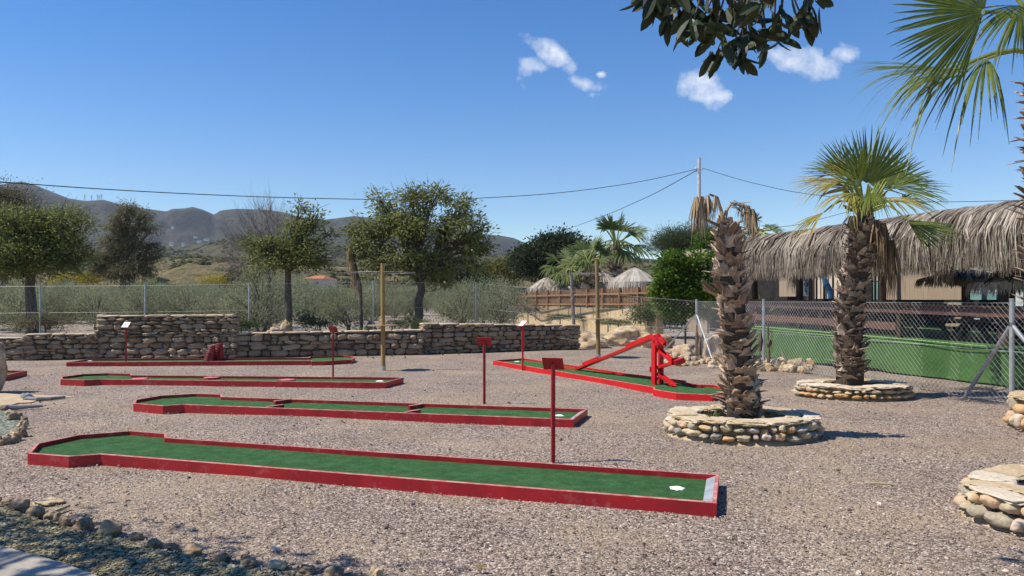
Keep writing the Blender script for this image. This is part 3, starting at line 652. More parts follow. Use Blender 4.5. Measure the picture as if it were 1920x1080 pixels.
# ================================================================ planters
def planter(cx, cy, r, h, label, seed, mats_=None, squash=1.0):
    """cx,cy world centre; ring of river stones under a flagstone rim"""
    random.seed(seed); t = thing("stone_planter", label, "planter", (cx, cy, 0), "round stone planters around the palms")
    mb = MB(); cr = MB(); aa = np.linspace(0, 2*math.pi, 49)
    tw = .34
    ring = [(r-.06, -.03), (r-.06, h-.03), (r-tw, h-.03), (r-tw, .0)]
    V = np.array([[(cx+math.cos(a)*q[0], cy+math.sin(a)*q[0]*squash, q[1]) for a in aa[:-1]] for q in ring]); k = 48
    idx = np.arange(4*k).reshape(4, k); nx = np.roll(idx, -1, 1)
    for j in range(3): cr.add(V.reshape(-1, 3), np.stack([idx[j], nx[j], nx[j+1], idx[j+1]], -1), 0, .5)
    cr.build("mortar_ring", mat("ring_mortar", [(.26, .2, .13), (.4, .31, .2)], 14, .95, .6, 60) if 'ring_mortar' not in bpy.data.materials else bpy.data.materials['ring_mortar'], t)
    z = 0.02
    for course in range(2 if h < .42 else 3):
        a = random.random(); a0 = a; hh = (h-.04)/(2 if h < .42 else 3)
        while a < a0+2*math.pi-.04:
            w = random.uniform(.09, .25)*random.choice((.7, 1, 1, 1.1)); dz = hh*random.uniform(.55, 1.12)
            V, Fc = lump(2, (w, .2, dz), random.uniform(.05, .45), .15, 1.4, rotz=0); q = a+w/2/r
            ct, st = math.cos(q+math.pi/2), math.sin(q+math.pi/2)
            V = np.c_[V[:, 0]*ct-V[:, 1]*st, V[:, 0]*st+V[:, 1]*ct, V[:, 2]]
            rr = r-.03+(.03 if course == 0 else 0)
            mb.add(V+np.array((cx+math.cos(q)*rr, cy+math.sin(q)*rr*squash, z+dz/2+random.uniform(-.01, .02))), Fc, 0, random.random()); a += (w+.012)/r
        z += hh*.93
    mb.build("river_stones", M_pstone, t, smooth=True)
    mb = MB(); a = random.random(); a0 = a
    while a < a0+2*math.pi-.05:
        w = random.uniform(.25, .52); q = a+w/2/r; dd_ = random.choice((.36, .40, .24))
        parts = ((r-.16, dd_),) if dd_ > .3 else ((r-.05, .22), (r-.27, .2))
        for rr, dep in parts:
            V, Fc = lump(2, (w*random.uniform(.92, 1.1), dep, random.uniform(.035, .06)), .8, .16, 1.8, tilt=random.uniform(-.03, .03)); ct, st = math.cos(q+math.pi/2), math.sin(q+math.pi/2)
            V = np.c_[V[:, 0]*ct-V[:, 1]*st, V[:, 0]*st+V[:, 1]*ct, V[:, 2]]
            mb.add(V+np.array((cx+math.cos(q)*rr, cy+math.sin(q)*rr*squash, h+random.uniform(-.012, .012))), Fc, 0, random.random())
        a += w*.97/r
    mb.build("flagstone_rim", M_slab, t)
    mb = MB(); k = 40; V = [(cx, cy, .12)]+[(cx+math.cos(a)*(r-tw), cy+math.sin(a)*(r-tw)*squash, .08) for a in np.linspace(0, 2*math.pi, k, endpoint=False)]
    mb.add(V, [[0, 1+i, 1+(i+1) % k] for i in range(k)]); mb.build("soil", M_soil, t)
    # sandy skirt on the gravel
    mb = MB(); k = 60; aa = np.linspace(0, 2*math.pi, k, endpoint=False); ro = [r+.05+.09*mnoise.noise(Vector((math.cos(a)*1.5+seed, math.sin(a)*1.5, 0))) for a in aa]
    ro = [q+.02*mnoise.noise(Vector((math.cos(a)*9+seed, math.sin(a)*9, 3))) for q, a in zip(ro, aa)]
    V = [(cx+math.cos(a)*(r-.1), cy+math.sin(a)*(r-.1)*squash, .055) for a in aa]+[(cx+math.cos(a)*q, cy+math.sin(a)*q*squash, -.02) for a, q in zip(aa, ro)]
    mb.add(V, [[i, k+i, k+(i+1) % k, (i+1) % k] for i in range(k)]); mb.build("sand_collar", M_sand, t, smooth=True); random.seed(seed+1)
    return t
yA = 9.18; PA = D(1391, 0, yA); PA[2] = 0
planter(PA[0], yA, .875, .225, "stone planter ring round the foot of the shaggy leafless palm", 11, squash=.80)
yB = 12.75; PB = D(1598, 0, yB); PB[2] = 0
planter(PB[0], yB, .905, .20, "stone planter ring round the foot of the green crowned palm beside the fence", 12, squash=.74)
PCp = np.array((4.40, 5.52, 0)); planter(PCp[0], PCp[1], .89, .235, "big pale stone planter ring cut off by the right edge in the foreground", 15, squash=.78)
PDp = np.array((7.33, 9.25, 0)); planter(PDp[0], PDp[1], .88, .40, "stone planter ring just showing at the right edge below the fence post", 17)
# ================================================================ vegetation generators
def leafset(mb, P, L, Wd, dirs=None, rnd=None, fold=.25, droop=0.0, mi=0):
    """one folded diamond leaf per point"""
    n = len(P)
    if n == 0: return
    a = rng.standard_normal((n, 3)) if dirs is None else dirs+rng.standard_normal((n, 3))*.5
    a[:, 2] -= droop; a = nrm(a); b = nrm(np.cross(a, rng.standard_normal((n, 3)))); c = np.cross(a, b)
    Ls = (L*rng.uniform(.65, 1.3, n))[:, None]; Ws = (Wd*rng.uniform(.7, 1.25, n))[:, None]
    v0 = P; v1 = P+a*Ls*.45+b*Ws*.5+c*Ws*fold; v2 = P+a*Ls; v3 = P+a*Ls*.45-b*Ws*.5+c*Ws*fold
    V = np.stack([v0, v1, v2, v3], 1).reshape(-1, 3); i = np.arange(n)*4
    mb.add(V, np.stack([i, i+1, i+2, i+3], 1), mi, rng.random(n) if rnd is None else rnd)

def blob_points(c, rad, n, shell=.55):
    d = nrm(rng.standard_normal((n, 3))); r = rng.random(n)**(1/3); r = r*(1-shell)+shell*(.75+.25*rng.random(n)) if shell > 0 else r
    return np.array(c)+d*r[:, None]*np.array(rad)

def curve(A, B, sag=0.0, n=5, wob=.0):
    A = np.array(A, float); B = np.array(B, float); t = np.linspace(0, 1, n)[:, None]; P = A+(B-A)*t; P[:, 2] -= sag*np.sin(t[:, 0]*math.pi)
    if wob: P[1:-1] += rng.standard_normal((n-2, 3))*wob
    return P

def make_tree(label, bx, y, basez, forkpx, trunk_r, blobs, nclump, nleaf, L, Wd, mleaf, group=None, cat="tree", name="tree", sig=.28, depth=.8,
              mbark=None, dirs_up=0.0, droop=.15, branch_r=.03, extra_dark=None, shell=.5, twigs=0, twig_len=.5, stems=1, leaf_rnd_clump=.6, name_leaf="foliage", flat=1.0):
    """blobs: (px, py, rx px, ry px) silhouettes in the photo, set at the tree's own distance and given depth"""
    s = y/F; base = np.array(((bx-CX)*s, y, basez)); fork = D(forkpx[0], forkpx[1], y)
    t = thing(name, label, cat, base, group); mbt = MB()
    for k in range(stems):
        o = rng.standard_normal(3)*.12*(stems > 1); o[2] = 0
        tube(mbt, curve(base-np.array((0, 0, .1))+o, fork+o*2, 0, 6, trunk_r*.25), np.linspace(trunk_r*1.25, trunk_r*.85, 6), 10, 0)
    areas = np.array([b[2]*b[3] for b in blobs], float); areas /= areas.sum(); mbl = MB()
    for b, w in zip(blobs, areas):
        c = D(b[0], b[1], y+(rng.random()-.5)*b[2]*s*depth*.6); rad = np.array((b[2]*s, b[2]*s*depth, b[3]*s))
        st = fork+rng.standard_normal(3)*trunk_r*.5
        mid_ = c-np.array((0, 0, rad[2]*.25)); cb = curve(st, mid_, -np.linalg.norm(c-fork)*.08, 6, .06); tube(mbt, cb, np.linspace(trunk_r*.55, branch_r*.8, 6), 6, 0, cap=False)
        nc = max(3, int(nclump*w)); cc = blob_points(c, rad*.92, nc, shell)
        for q in cc:
            k = rng.integers(2, 6); tube(mbt, curve(cb[k], q, -.05, 4, .04), np.linspace(branch_r, branch_r*.25, 4), 4, 0, cap=False)
            sg = sig*rng.uniform(.6, 1.35); P = q+rng.standard_normal((int(nleaf*rng.uniform(.5, 1.5)), 3))*np.array((sg, sg, sg*.62*flat))
            rr = np.clip(rng.random()*leaf_rnd_clump+rng.random(len(P))*(1-leaf_rnd_clump), 0, 1)
            dirs = (P-q)*1.2/sg; dirs[:, 2] += dirs_up; leafset(mbl, P, L, Wd, dirs, rr, droop=droop)
            for _ in range(twigs):
                e = q+nrm(q-fork)*twig_len*rng.uniform(.4, 1.1)+rng.standard_normal(3)*twig_len*.3; tube(mbt, curve(q, e, -.03, 4, .02), np.linspace(branch_r*.4, branch_r*.12, 4), 3, 0, cap=False)
    mbt.build("trunk", mbark or M_bark, t, smooth=True)
    if nleaf > 0: mbl.build(name_leaf, mleaf, t)
    return t

def fan_leaf(mb, hub, axis, normal, R, nb=34, spread=2.0, droop=.18, wfac=1.12, mi=0, split=.6, tipdroop=.25, shade=None, gather=1.0, curl=.0, z_up=0.0):
    """costapalmate fan: blades joined near the hub, free and drooping at the tips"""
    a = nrm(axis); nvec = nrm(np.array(normal, float)-np.dot(normal, a)*a); b = np.cross(nvec, a)
    st = np.array([0.03, .25, .5, .72, .88, 1.0]); dphi = 2*spread/nb
    for i in range(nb):
        ph = (-spread+dphi*(i+.5)); phg = ph*gather; Lb = R*(.80+.22*math.cos(ph))*random.uniform(.93, 1.05)
        d = math.cos(phg)*a+math.sin(phg)*b+nvec*curl*abs(math.sin(ph)); d = nrm(d); side = nrm(np.cross(nvec, d))
        dr = droop*random.uniform(.7, 1.3)+ (tipdroop*random.random()**2)*1.6; tw = random.uniform(-.05, .05)
        P = hub+d[None, :]*(st*Lb)[:, None]; drop = dr*R*st**2.6; P[:, 2] -= drop; P += side*(tw*R*st**2)[:, None]
        w = np.where(st <= split, st*Lb*dphi*.5*1.02, np.maximum(split*Lb*dphi*.5*(1-(st-split)/(1-split))**.8, .0015))*wfac
        up = nvec*(w*.35)[:, None]; V = np.stack([P-side*w[:, None], P+up, P+side*w[:, None]], 1).reshape(-1, 3)
        k = len(st); idx = np.arange(k*3).reshape(k, 3)
        Fq = np.concatenate([np.stack([idx[:-1, j], idx[:-1, j+1], idx[1:, j+1], idx[1:, j]], -1) for j in (0, 1)])
        mb.add(V, Fq, mi, (shade if shade is not None else random.random())*.5+random.random()*.5)

def palm_leaf(parent, start, hub, R, mleaf, axis=None, normal=None, pr=.018, sag=-.1, part="palm_leaf", **k):
    start = np.array(start, float); hub = np.array(hub, float); d = nrm(hub-start)
    mb = MB(); tube(mb, curve(start, hub, sag*np.linalg.norm(hub-start), 6), np.linspace(pr*1.25, pr*.7, 6), 6, 1)
    ax = d if axis is None else np.array(axis, float)
    nn_ = np.array((0, 0, 1.0)) if normal is None else np.array(normal, float)
    if abs(np.dot(nrm(ax), nrm(nn_))) > .95: nn_ = np.array((0, -1.0, .2))
    fan_leaf(mb, hub, ax, nn_, R, **k)
    return mb.build(part, [mleaf, M_petiole if mleaf is not M_frondd else M_frondd], parent)

def dead_hang(mb, top, length, w, n=60, mi=0, out=.25, bend=.15):
    """withered leaf hanging as a bundle of narrow strands"""
    top = np.array(top, float)
    for i in range(n):
        a = random.uniform(0, 2*math.pi); rr = w*random.random()**.6; L = length*random.uniform(.55, 1.05)
        t = np.array([0, .15, .4, .7, 1.0]); off = np.array((math.cos(a), math.sin(a), 0))
        P = top+off*(rr*(.25+np.minimum(t*1.6, 1)*.75))[:, None]; P[:, 2] -= L*t; P[:, :2] += (np.array((random.uniform(-1, 1), random.uniform(-1, 1)))*bend*L*.3)*(t**2)[:, None]
        sd = nrm(np.array((-math.sin(a+random.uniform(-1, 1)), math.cos(a), .0))); ww = np.array([.005, .011, .010, .007, .001])*random.uniform(.6, 1.4)*(length/1.0)**.3
        V = np.stack([P-sd*ww[:, None], P+sd*ww[:, None]], 1).reshape(-1, 3); k = len(t); idx = np.arange(2*k).reshape(k, 2)
        mb.add(V, np.stack([idx[:-1, 0], idx[:-1, 1], idx[1:, 1], idx[1:, 0]], -1), mi, random.random())

def palm_trunk(parent, path, rad, mboot, per=.075, nar=9, bw=.12, bl=.17, out=.55, jitter=.35, zskip=None, smoothfoot=.25):
    """fibrous core wrapped in cut leaf bases"""
    path = np.array(path, float); ts = np.linspace(0, 1, len(path)); L = np.linalg.norm(np.diff(path, axis=0), axis=1).sum()
    core = MB(); tube(core, path, np.array(rad)*.84, 20); co = core.build("trunk", M_fibre, parent, smooth=True)
    mb = MB(); nl = int(L/per)
    for j in range(nl):
        t = (j+.5)/nl
        c = np.array([np.interp(t, ts, path[:, q]) for q in range(3)]); r = np.interp(t, np.linspace(0, 1, len(rad)), rad)*.86
        if t*L < smoothfoot and random.random() < .6: continue
        for i in range(nar):
            a = 2*math.pi*(i/nar)+j*2.4+random.uniform(-.2, .2); o = np.array((math.cos(a), math.sin(a), 0)); sd = np.array((-math.sin(a), math.cos(a), 0))
            low = max(0.0, 1-t*1.15)
            w = bw*random.uniform(.6, 1.35)*(1+.35*low); l = bl*random.uniform(.45, 1.35)*(1-.45*(t > .86)); ot = out*random.uniform(.25, 2.0)*(1 if t < .86 else .6); tw = random.uniform(-jitter, jitter)*(1+low)
            dirv = nrm(o*ot+np.array((0, 0, 1.0))*random.choice((1, 1, 1, .35))+sd*tw); p0 = c+o*(r-.02)+np.array((0, 0, random.uniform(-1.7, 1.7)*per)); th = .012+.03*random.random()
            p1 = p0+dirv*l*.55+o*.01; p2 = p0+nrm(dirv+o*random.uniform(-.2, 1.3)+sd*random.uniform(-.5, .5)*low)*l; w1 = w*random.uniform(.6, 1.0); w2 = w*random.choice((random.uniform(.05, .25), random.uniform(.45, .85)))*(1 if t < .8 else .4)
            curlv = random.uniform(-.15, .75)*(1 if t < .8 else .3); P = []; pos = p0.copy(); dcur = dirv.copy(); cup = random.uniform(-.25, .5); fork = random.random() < .4
            prof = (1.0, .86, .66, .46) if w2 < w*.3 else (1.0, .92, .85, .75)
            for kst, wf in enumerate(prof):
                ww_ = w*wf*.5; lift = o*(cup*ww_+.012); P += [pos-sd*ww_, pos+lift, pos+sd*ww_]
                dcur = nrm(dcur+o*curlv*.3+sd*random.uniform(-.12, .12)-np.array((0, 0, .12*curlv))); pos = pos+dcur*l/4
            tipw = w*prof[-1]*.5
            P += [pos-sd*tipw*random.uniform(.3, .9)+dcur*l*random.uniform(-.1, .25), pos-dcur*l*(.18 if fork else -.05), pos+sd*tipw*random.uniform(.3, .9)+dcur*l*random.uniform(-.1, .25)]
            P = np.array(P); Q = P.copy(); Q[3:] -= o*th*.6; Q = Q-o*.006; ii = np.arange(15).reshape(5, 3); F1_ = np.concatenate([np.stack([ii[:-1, c], ii[:-1, c+1], ii[1:, c+1], ii[1:, c]], -1) for c in (0, 1)])
            F2_ = F1_[:, ::-1]+15; F3_ = np.array([[ii[k, 0], ii[k+1, 0], ii[k+1, 0]+15, ii[k, 0]+15] for k in range(4)]+[[ii[k+1, 2], ii[k, 2], ii[k, 2]+15, ii[k+1, 2]+15] for k in range(4)]+[[12, 13, 28, 27], [13, 14, 29, 28]])
            mb.add(np.vstack([P, Q]), np.concatenate([F1_, F2_, F3_]), 0, random.random())
    mb.build("leaf_bases", mboot, parent); return co

# ---------------------------------------------------------------- palm A: shaggy trunk, withered crown
random.seed(21)
pa = thing("palm_tree", "shaggy leafless palm trunk topped by two withered hanging fronds, in the middle stone planter", "palm tree", (PA[0], yA, .1))
pth = [np.array((PA[0]+.02, yA, .05))]+[D(px, py, yA-k) for px, py, k in ((1389, 750, .02), (1385, 690, .05), (1377, 610, .12), (1370, 520, .2), (1363, 455, .28), (1359, 425, .32))]
palm_trunk(pa, pth, [.235, .235, .215, .19, .17, .15, .125, .08], M_boot, per=.055, nar=9, bw=.135, bl=.15, out=.5, jitter=.6)
ytop = yA-.32; top = D(1358, 420, ytop)
mb = MB(); tube(mb, [top, D(1352, 395, ytop), D(1345, 370, ytop-.05)], [.03, .022, .015], 6)
tube(mb, [D(1345, 370, ytop-.05), D(1330, 364, ytop-.1)], .014, 5)
for px, n_, ln in ((1340, 14, .32), (1326, 34, .38), (1315, 40, .44), (1306, 38, .46), (1312, 12, .62)):
    dead_hang(mb, D(px, 366+(abs(px-1330))*.12, ytop-.1), ln, .10, n_, bend=.25)
mb.build("withered_frond", M_frondd, pa)
mb = MB(); tube(mb, [top, D(1362, 395, ytop), D(1372, 380, ytop), D(1390, 385, ytop-.02)], [.028, .022, .016, .012], 6)
for px, py, n_, ln in ((1392, 384, 22, .22), (1402, 386, 40, .36), (1411, 392, 40, .42)): dead_hang(mb, D(px, py, ytop-.05), ln, .08, n_, bend=.2)
for k in range(26):
    A = D(1372+random.uniform(-5, 5), 378+random.uniform(-3, 12), ytop+random.uniform(-.1, .1)); B = D(1400+random.uniform(-8, 10), 384+random.uniform(-6, 18), ytop+random.uniform(-.1, .1)); beam(mb, A, B, .012, .003, r=.9)
mb.build("withered_frond", M_frondd, pa)
for A, B in (((1352, 425), (1324, 412)), ((1366, 425), (1392, 414)), ((1360, 420), (1356, 402)), ((1340, 545), (1316, 526)), ((1352, 440), (1330, 428))):
    mb = MB(); tube(mb, [D(*A, ytop), D(*B, ytop-.05)], [.022, .014], 6); mb.build("petiole_stub", M_boot2, pa)
mb = MB()
for k in range(14): tube(mb, [D(1345, 555, yA-.2), D(1318+random.uniform(-3, 3), 524+random.uniform(-6, 22), yA-.3+random.uniform(-.08, .08))], [.012, .004], 4)
mb.build("petiole_stub", M_frondd, pa)

# ---------------------------------------------------------------- palm B: green crown
pb = thing("palm_tree", "palm with a full green fan crown and yellowing lower leaves, beside the chain link fence", "palm tree", (PB[0], yB, .1))
pth = [np.array((D(1594, 0, yB)[0], yB, .04))]+[D(px, py, yB) for px, py in ((1593, 670), (1593, 600), (1600, 535), (1611, 475), (1618, 430), (1621, 405))]
palm_trunk(pb, pth, [.27, .265, .245, .235, .23, .23, .20, .13], M_boot2, per=.057, nar=10, bw=.125, bl=.145, out=.5, jitter=.6)
hb = D(1620, 402, yB)
def PBl(hx, hy, dy, tx, ty, R, m_, **k):
    hub = D(hx, hy, yB+dy); tip = D(tx, ty, yB+dy*1.9); palm_leaf(pb, hb+np.array((0, dy*.08, 0)), hub, R*.93, m_, axis=tip-hub, **k)
PBl(1628, 345, -.15, 1640, 240, 1.0, M_frond, normal=(0, -1, .2), spread=1.15, nb=40, droop=-.02, tipdroop=.06)
PBl(1600, 340, .35, 1575, 245, .95, M_frond, normal=(.2, -1, .3), spread=1.0, nb=34, droop=.0, tipdroop=.06)
PBl(1660, 350, .3, 1700, 255, .95, M_frond, normal=(-.2, -1, .3), spread=1.0, nb=34, droop=.02, tipdroop=.08)
PBl(1675, 352, -.1, 1775, 330, .95, M_frond, normal=(.1, -.7, .8), spread=1.0, nb=34, droop=.08)
PBl(1580, 340, -.1, 1475, 335, .95, M_frondy, normal=(-.1, -.5, .9), spread=.7, nb=26, droop=.12)
PBl(1590, 330, .5, 1520, 290, .9, M_frond, normal=(-.1, -.6, .9), spread=.9, nb=28, droop=.10)
PBl(1665, 335, .6, 1745, 275, .9, M_frond, normal=(.1, -.7, .8), spread=.9, nb=28, droop=.10)
PBl(1655, 372, -.6, 1735, 368, .8, M_frondy, normal=(0, -.4, .9), spread=.7, nb=26, droop=.22)
PBl(1600, 362, -.6, 1560, 372, .75, M_frondy, normal=(0, -.4, .9), spread=.8, nb=24, droop=.28)
PBl(1632, 362, -.8, 1640, 380, .65, M_frond, normal=(0, -.2, 1), spread=.8, nb=26, droop=.35)
PBl(1690, 378, .3, 1765, 362, .7, M_frond, normal=(.1, -.7, .8), spread=.8, nb=26, droop=.12)
PBl(1545, 398, -.3, 1480, 428, .7, M_frondy, normal=(-.3, -.3, .9), spread=.55, nb=24, droop=.15, sag=-.25, wfac=1.3, gather=.8)
PBl(1700, 412, -.5, 1776, 448, .9, M_frond, normal=(.2, -.9, .3), spread=.62, nb=24, droop=.02, tipdroop=.02, sag=-.3, shade=.35, wfac=1.35)
PBl(1640, 352, .9, 1650, 255, .9, M_frond, normal=(.1, -1, .2), spread=1.2, nb=36, droop=.02)
PBl(1612, 352, -.5, 1590, 262, .8, M_frond, normal=(.2, -1, .1), spread=.8, nb=28, droop=.04)
PBl(1610, 355, 0, 1545, 310, .95, M_frondy, normal=(-.1, -.8, .6), spread=.8, nb=28, droop=.08)
mb = MB()
for px, py, ln, w_, n_ in ((1655, 418, 1.15, .18, 70), (1672, 450, 1.05, .16, 80), (1640, 412, .8, .2, 50), (1595, 405, .35, .2, 30)): dead_hang(mb, D(px, py, yB-.15), ln, w_, n_, bend=.2)
mb.build("withered_frond", mat("brown_dead_leaf", [(.11, .07, .04), (.25, .17, .1), (.38, .28, .17)], 6, .85, 0, mix_rnd=.8, transl=.15), pb)
mb = MB()
for k in range(60):
    a = random.uniform(0, 2*math.pi); e = hb+np.array((math.cos(a)*.35, math.sin(a)*.35, random.uniform(.1, .6))); tube(mb, curve(hb, e, 0, 4), np.linspace(.03, .016, 4), 5)
mb.build("petioles", M_petiole, pb)

# ---------------------------------------------------------------- palm C: right edge, crown overhead
yC = PDp[1]; pc = thing("palm_tree", "near palm at the right edge, its big fan leaves hanging in from the top", "palm tree", (PDp[0], yC, .1))
xC = D(1978, 0, 8.6)[0]; yC = 8.6
pth = [np.array((PDp[0]-.1, 9.2, .05)), np.array((xC+.25, 8.9, 1.5)), D(1977, 420, yC), D(1975, 300, yC), D(1973, 200, yC), D(1974, 120, yC)]
palm_trunk(pc, pth, [.26, .25, .25, .24, .23, .16], M_boot, per=.085, nar=9, bw=.15, bl=.22, out=1.0)
hc = D(1974, 110, yC)
def PCl(hx, hy, hyd, tx, ty, tyd, R, m_, **k):
    hub = D(hx, hy, hyd); tip = D(tx, ty, tyd); palm_leaf(pc, hc, hub, R, m_, axis=tip-hub, pr=.026, **k)
PCl(1845, 22, 7.6, 1650, -10, 7.3, 1.08, M_frond, normal=(.15, -.95, -.3), spread=1.5, nb=54, droop=.03, tipdroop=.06, shade=.1)  # low tone value: the leaf's backlit darkness is put into its colour
PCl(1790, 132, 8.1, 1590, 112, 7.9, 1.12, M_frond, normal=(.1, -.55, 1), spread=.75, nb=42, droop=.06, tipdroop=.55, shade=.9)  # high tone value: sunlight on this leaf is put into its colour
PCl(1850, 110, 8.4, 1690, 150, 8.0, 1.05, M_frond, normal=(.1, -.4, 1), spread=.9, nb=40, droop=.25, tipdroop=.45, shade=.7)
PCl(1915, 10, 7.4, 1895, 120, 7.0, .62, M_frond, normal=(.1, -.6, .6), spread=1.2, nb=36, droop=.2, tipdroop=.3)
PCl(1880, -30, 8.8, 1780, -160, 8.9, 1.1, M_frond, normal=(.2, -.8, .4), spread=1.3, nb=40, droop=.05)
PCl(2060, 0, 8.5, 2200, -60, 8.6, 1.1, M_frond, normal=(.2, -.8, .4), spread=1.3, nb=40, droop=.1)
PCl(2060, 120, 8.0, 2200, 160, 7.6, 1.1, M_frond, normal=(.2, -.3, .9), spread=1.2, nb=40, droop=.25)
PCl(1960, -120, 8.3, 1980, -260, 8.3, 1.1, M_frond, normal=(.0, -.9, .2), spread=1.3, nb=40, droop=.0)

# ---------------------------------------------------------------- distant palms behind the picket fence
random.seed(5)
def far_palm(bx, cy, y, trunk_r, R, label, nleaf=15, base_z=0.3, yellow=0, seed=1, hang=True):
    random.seed(seed); c = D(bx, cy, y); t = thing("palm_tree", label, "palm tree", (c[0], y, base_z))
    tr = [(c[0], y, base_z-.1), (c[0]+.05, y, (base_z+c[2])/2), tuple(c)]
    palm_trunk(t, tr, [trunk_r*1.15, trunk_r, trunk_r*1.1], M_boot, per=.28, nar=7, bw=.4, bl=.5, out=.5)
    mbp = MB()
    for k in range(nleaf):
        a = 2*math.pi*k/nleaf*2.4; el = random.uniform(-.35, 1.35); d = np.array((math.cos(a)*math.cos(el), math.sin(a)*math.cos(el)*.9, math.sin(el))); hub = c+d*R*.85
        nn_ = np.array((-math.cos(a)*math.sin(el), -math.sin(a)*math.sin(el)-.5, math.cos(el)+.15)); tube(mbp, curve(c, hub, -.1, 4), .05, 4, 1)
        fan_leaf(mbp, hub, d+np.array((0, 0, -.15)), nn_, R*.95, nb=20, spread=1.35, droop=.12+.15*(el < .3), tipdroop=.3, wfac=1.25)
    mbp.build("fronds", [M_frondg, M_petiole], t)
    return t
far_palm(1155, 462, 51, .40, 1.5, "tallest far palm with a thick trunk, rising over the thatched parasols", 18, seed=3)
far_palm(1103, 495, 46, .25, 1.2, "mid sized far palm just left of the tallest one behind the picket fence", 14, seed=4)
far_palm(1062, 508, 49, .22, 1.1, "low far palm above the left thatched parasols, third from the tallest", 13, seed=6)
far_palm(1420, 440, 40, .2, .9, "small palm top peeking over the left end of the thatched roof", 9, base_z=.3, seed=8)

# ---------------------------------------------------------------- broadleaf trees
make_tree("broad citrus-like tree with a glossy spreading crown in the centre, behind the low stone wall", 783, 27, .34, (787, 520), .155,
    [(745, 395, 50, 40), (800, 375, 45, 28), (860, 395, 42, 28), (700, 440, 42, 34), (780, 440, 70, 42), (860, 440, 48, 40), (895, 455, 24, 30), (690, 470, 40, 22), (760, 490, 70, 26), (840, 495, 55, 26), (670, 425, 18, 20),
     (775, 362, 18, 10), (712, 372, 20, 14), (905, 430, 14, 14), (810, 520, 40, 12), (895, 485, 20, 22), (700, 500, 25, 14)],
    300, 44, .165, .062, M_lf, sig=.18, depth=.75, twigs=2, droop=.45, shell=.7)
make_tree("smaller round tree with green leaves and an untidy tall tuft, standing by two boulders", 542, 26, .34, (540, 505), .12,
    [(490, 465, 30, 22), (530, 470, 40, 26), (575, 470, 40, 26), (560, 425, 26, 24), (592, 408, 14, 18), (560, 395, 10, 14), (612, 440, 12, 10), (520, 495, 50, 12), (585, 495, 30, 12), (472, 450, 12, 12)],
    150, 42, .14, .055, M_lf, sig=.165, depth=.75, twigs=2, shell=.65)
make_tree("bare grey twiggy tree with hardly any leaves, left of the small round tree", 500, 30, .34, (505, 520), .10,
    [(490, 430, 40, 26), (455, 450, 34, 26), (520, 420, 30, 20), (500, 400, 26, 14), (460, 490, 36, 22), (478, 515, 28, 18)],
    130, 3, .08, .03, M_lfbr, mbark=M_barkg, sig=.3, twigs=7, twig_len=.8, branch_r=.014, shell=.2)
make_tree("huge leafy tree filling the left edge with its trunk behind the chain link fence", 58, 26, .34, (57, 512), .17,
    [(-30, 430, 60, 60), (40, 420, 60, 40), (100, 420, 50, 34), (135, 430, 36, 38), (20, 480, 80, 38), (90, 480, 60, 40), (140, 480, 34, 34), (60, 455, 60, 40), (-60, 480, 50, 50), (150, 410, 14, 14), (120, 395, 20, 10), (50, 510, 60, 14)],
    430, 56, .125, .055, M_lf2, sig=.19, depth=.8, twigs=2, shell=.65)
make_tree("tall olive brown tree rising behind the leafy tree at the left edge", 10, 45, .4, (8, 500), .25,
    [(-30, 400, 60, 46), (20, 385, 34, 36), (40, 375, 20, 22), (0, 360, 34, 14), (0, 440, 60, 40)], 200, 70, .16, .045, M_lfbr, sig=.5, shell=.5)
make_tree("tall dark eucalyptus with drooping layered foliage, second big tree from the left", 235, 48, .4, (236, 500), .2,
    [(240, 392, 18, 14), (226, 408, 16, 12), (212, 424, 14, 10), (270, 402, 14, 12), (262, 422, 18, 12), (282, 430, 12, 10), (235, 432, 16, 12), (205, 452, 14, 14), (250, 455, 20, 14), (280, 458, 14, 8), (294, 462, 9, 7), (228, 475, 22, 16), (268, 482, 20, 14), (292, 484, 10, 8), (200, 485, 14, 20), (240, 505, 26, 18), (275, 510, 16, 12), (180, 500, 14, 20), (215, 515, 20, 12), (296, 470, 8, 5), (165, 478, 8, 12)],
    420, 50, .17, .045, M_lfeu, sig=.22, droop=.9, shell=.65, stems=4, depth=.8)
make_tree("dark dense round headed carob tree behind the left palms", 1025, 75, .5, (1030, 515), .4,
    [(1020, 480, 46, 26), (1055, 470, 38, 28), (1000, 495, 34, 22), (1040, 455, 26, 14), (1075, 480, 30, 24), (985, 488, 18, 14), (1040, 500, 50, 18)],
    360, 80, .32, .17, M_lfdk, sig=.62, shell=.6, depth=.9)
make_tree("umbrella pine with a flat grey green top, behind the leafy hedge", 1290, 62, .4, (1285, 500), .22,
    [(1262, 450, 34, 16), (1310, 440, 34, 18), (1285, 458, 46, 14), (1335, 450, 30, 22), (1248, 462, 22, 10)], 260, 90, .34, .035, M_pine, sig=.55, shell=.5, depth=.9, dirs_up=.5, droop=0, flat=.8)
make_tree("leafy climber wrapped round the utility pole above the hedge", 1316, 33, .3, (1317, 470), .03,
    [(1318, 450, 9, 14), (1316, 475, 12, 14), (1300, 470, 10, 8)], 40, 50, .12, .07, M_hedge, sig=.14, cat="climbing plant", name="climbing_plant")
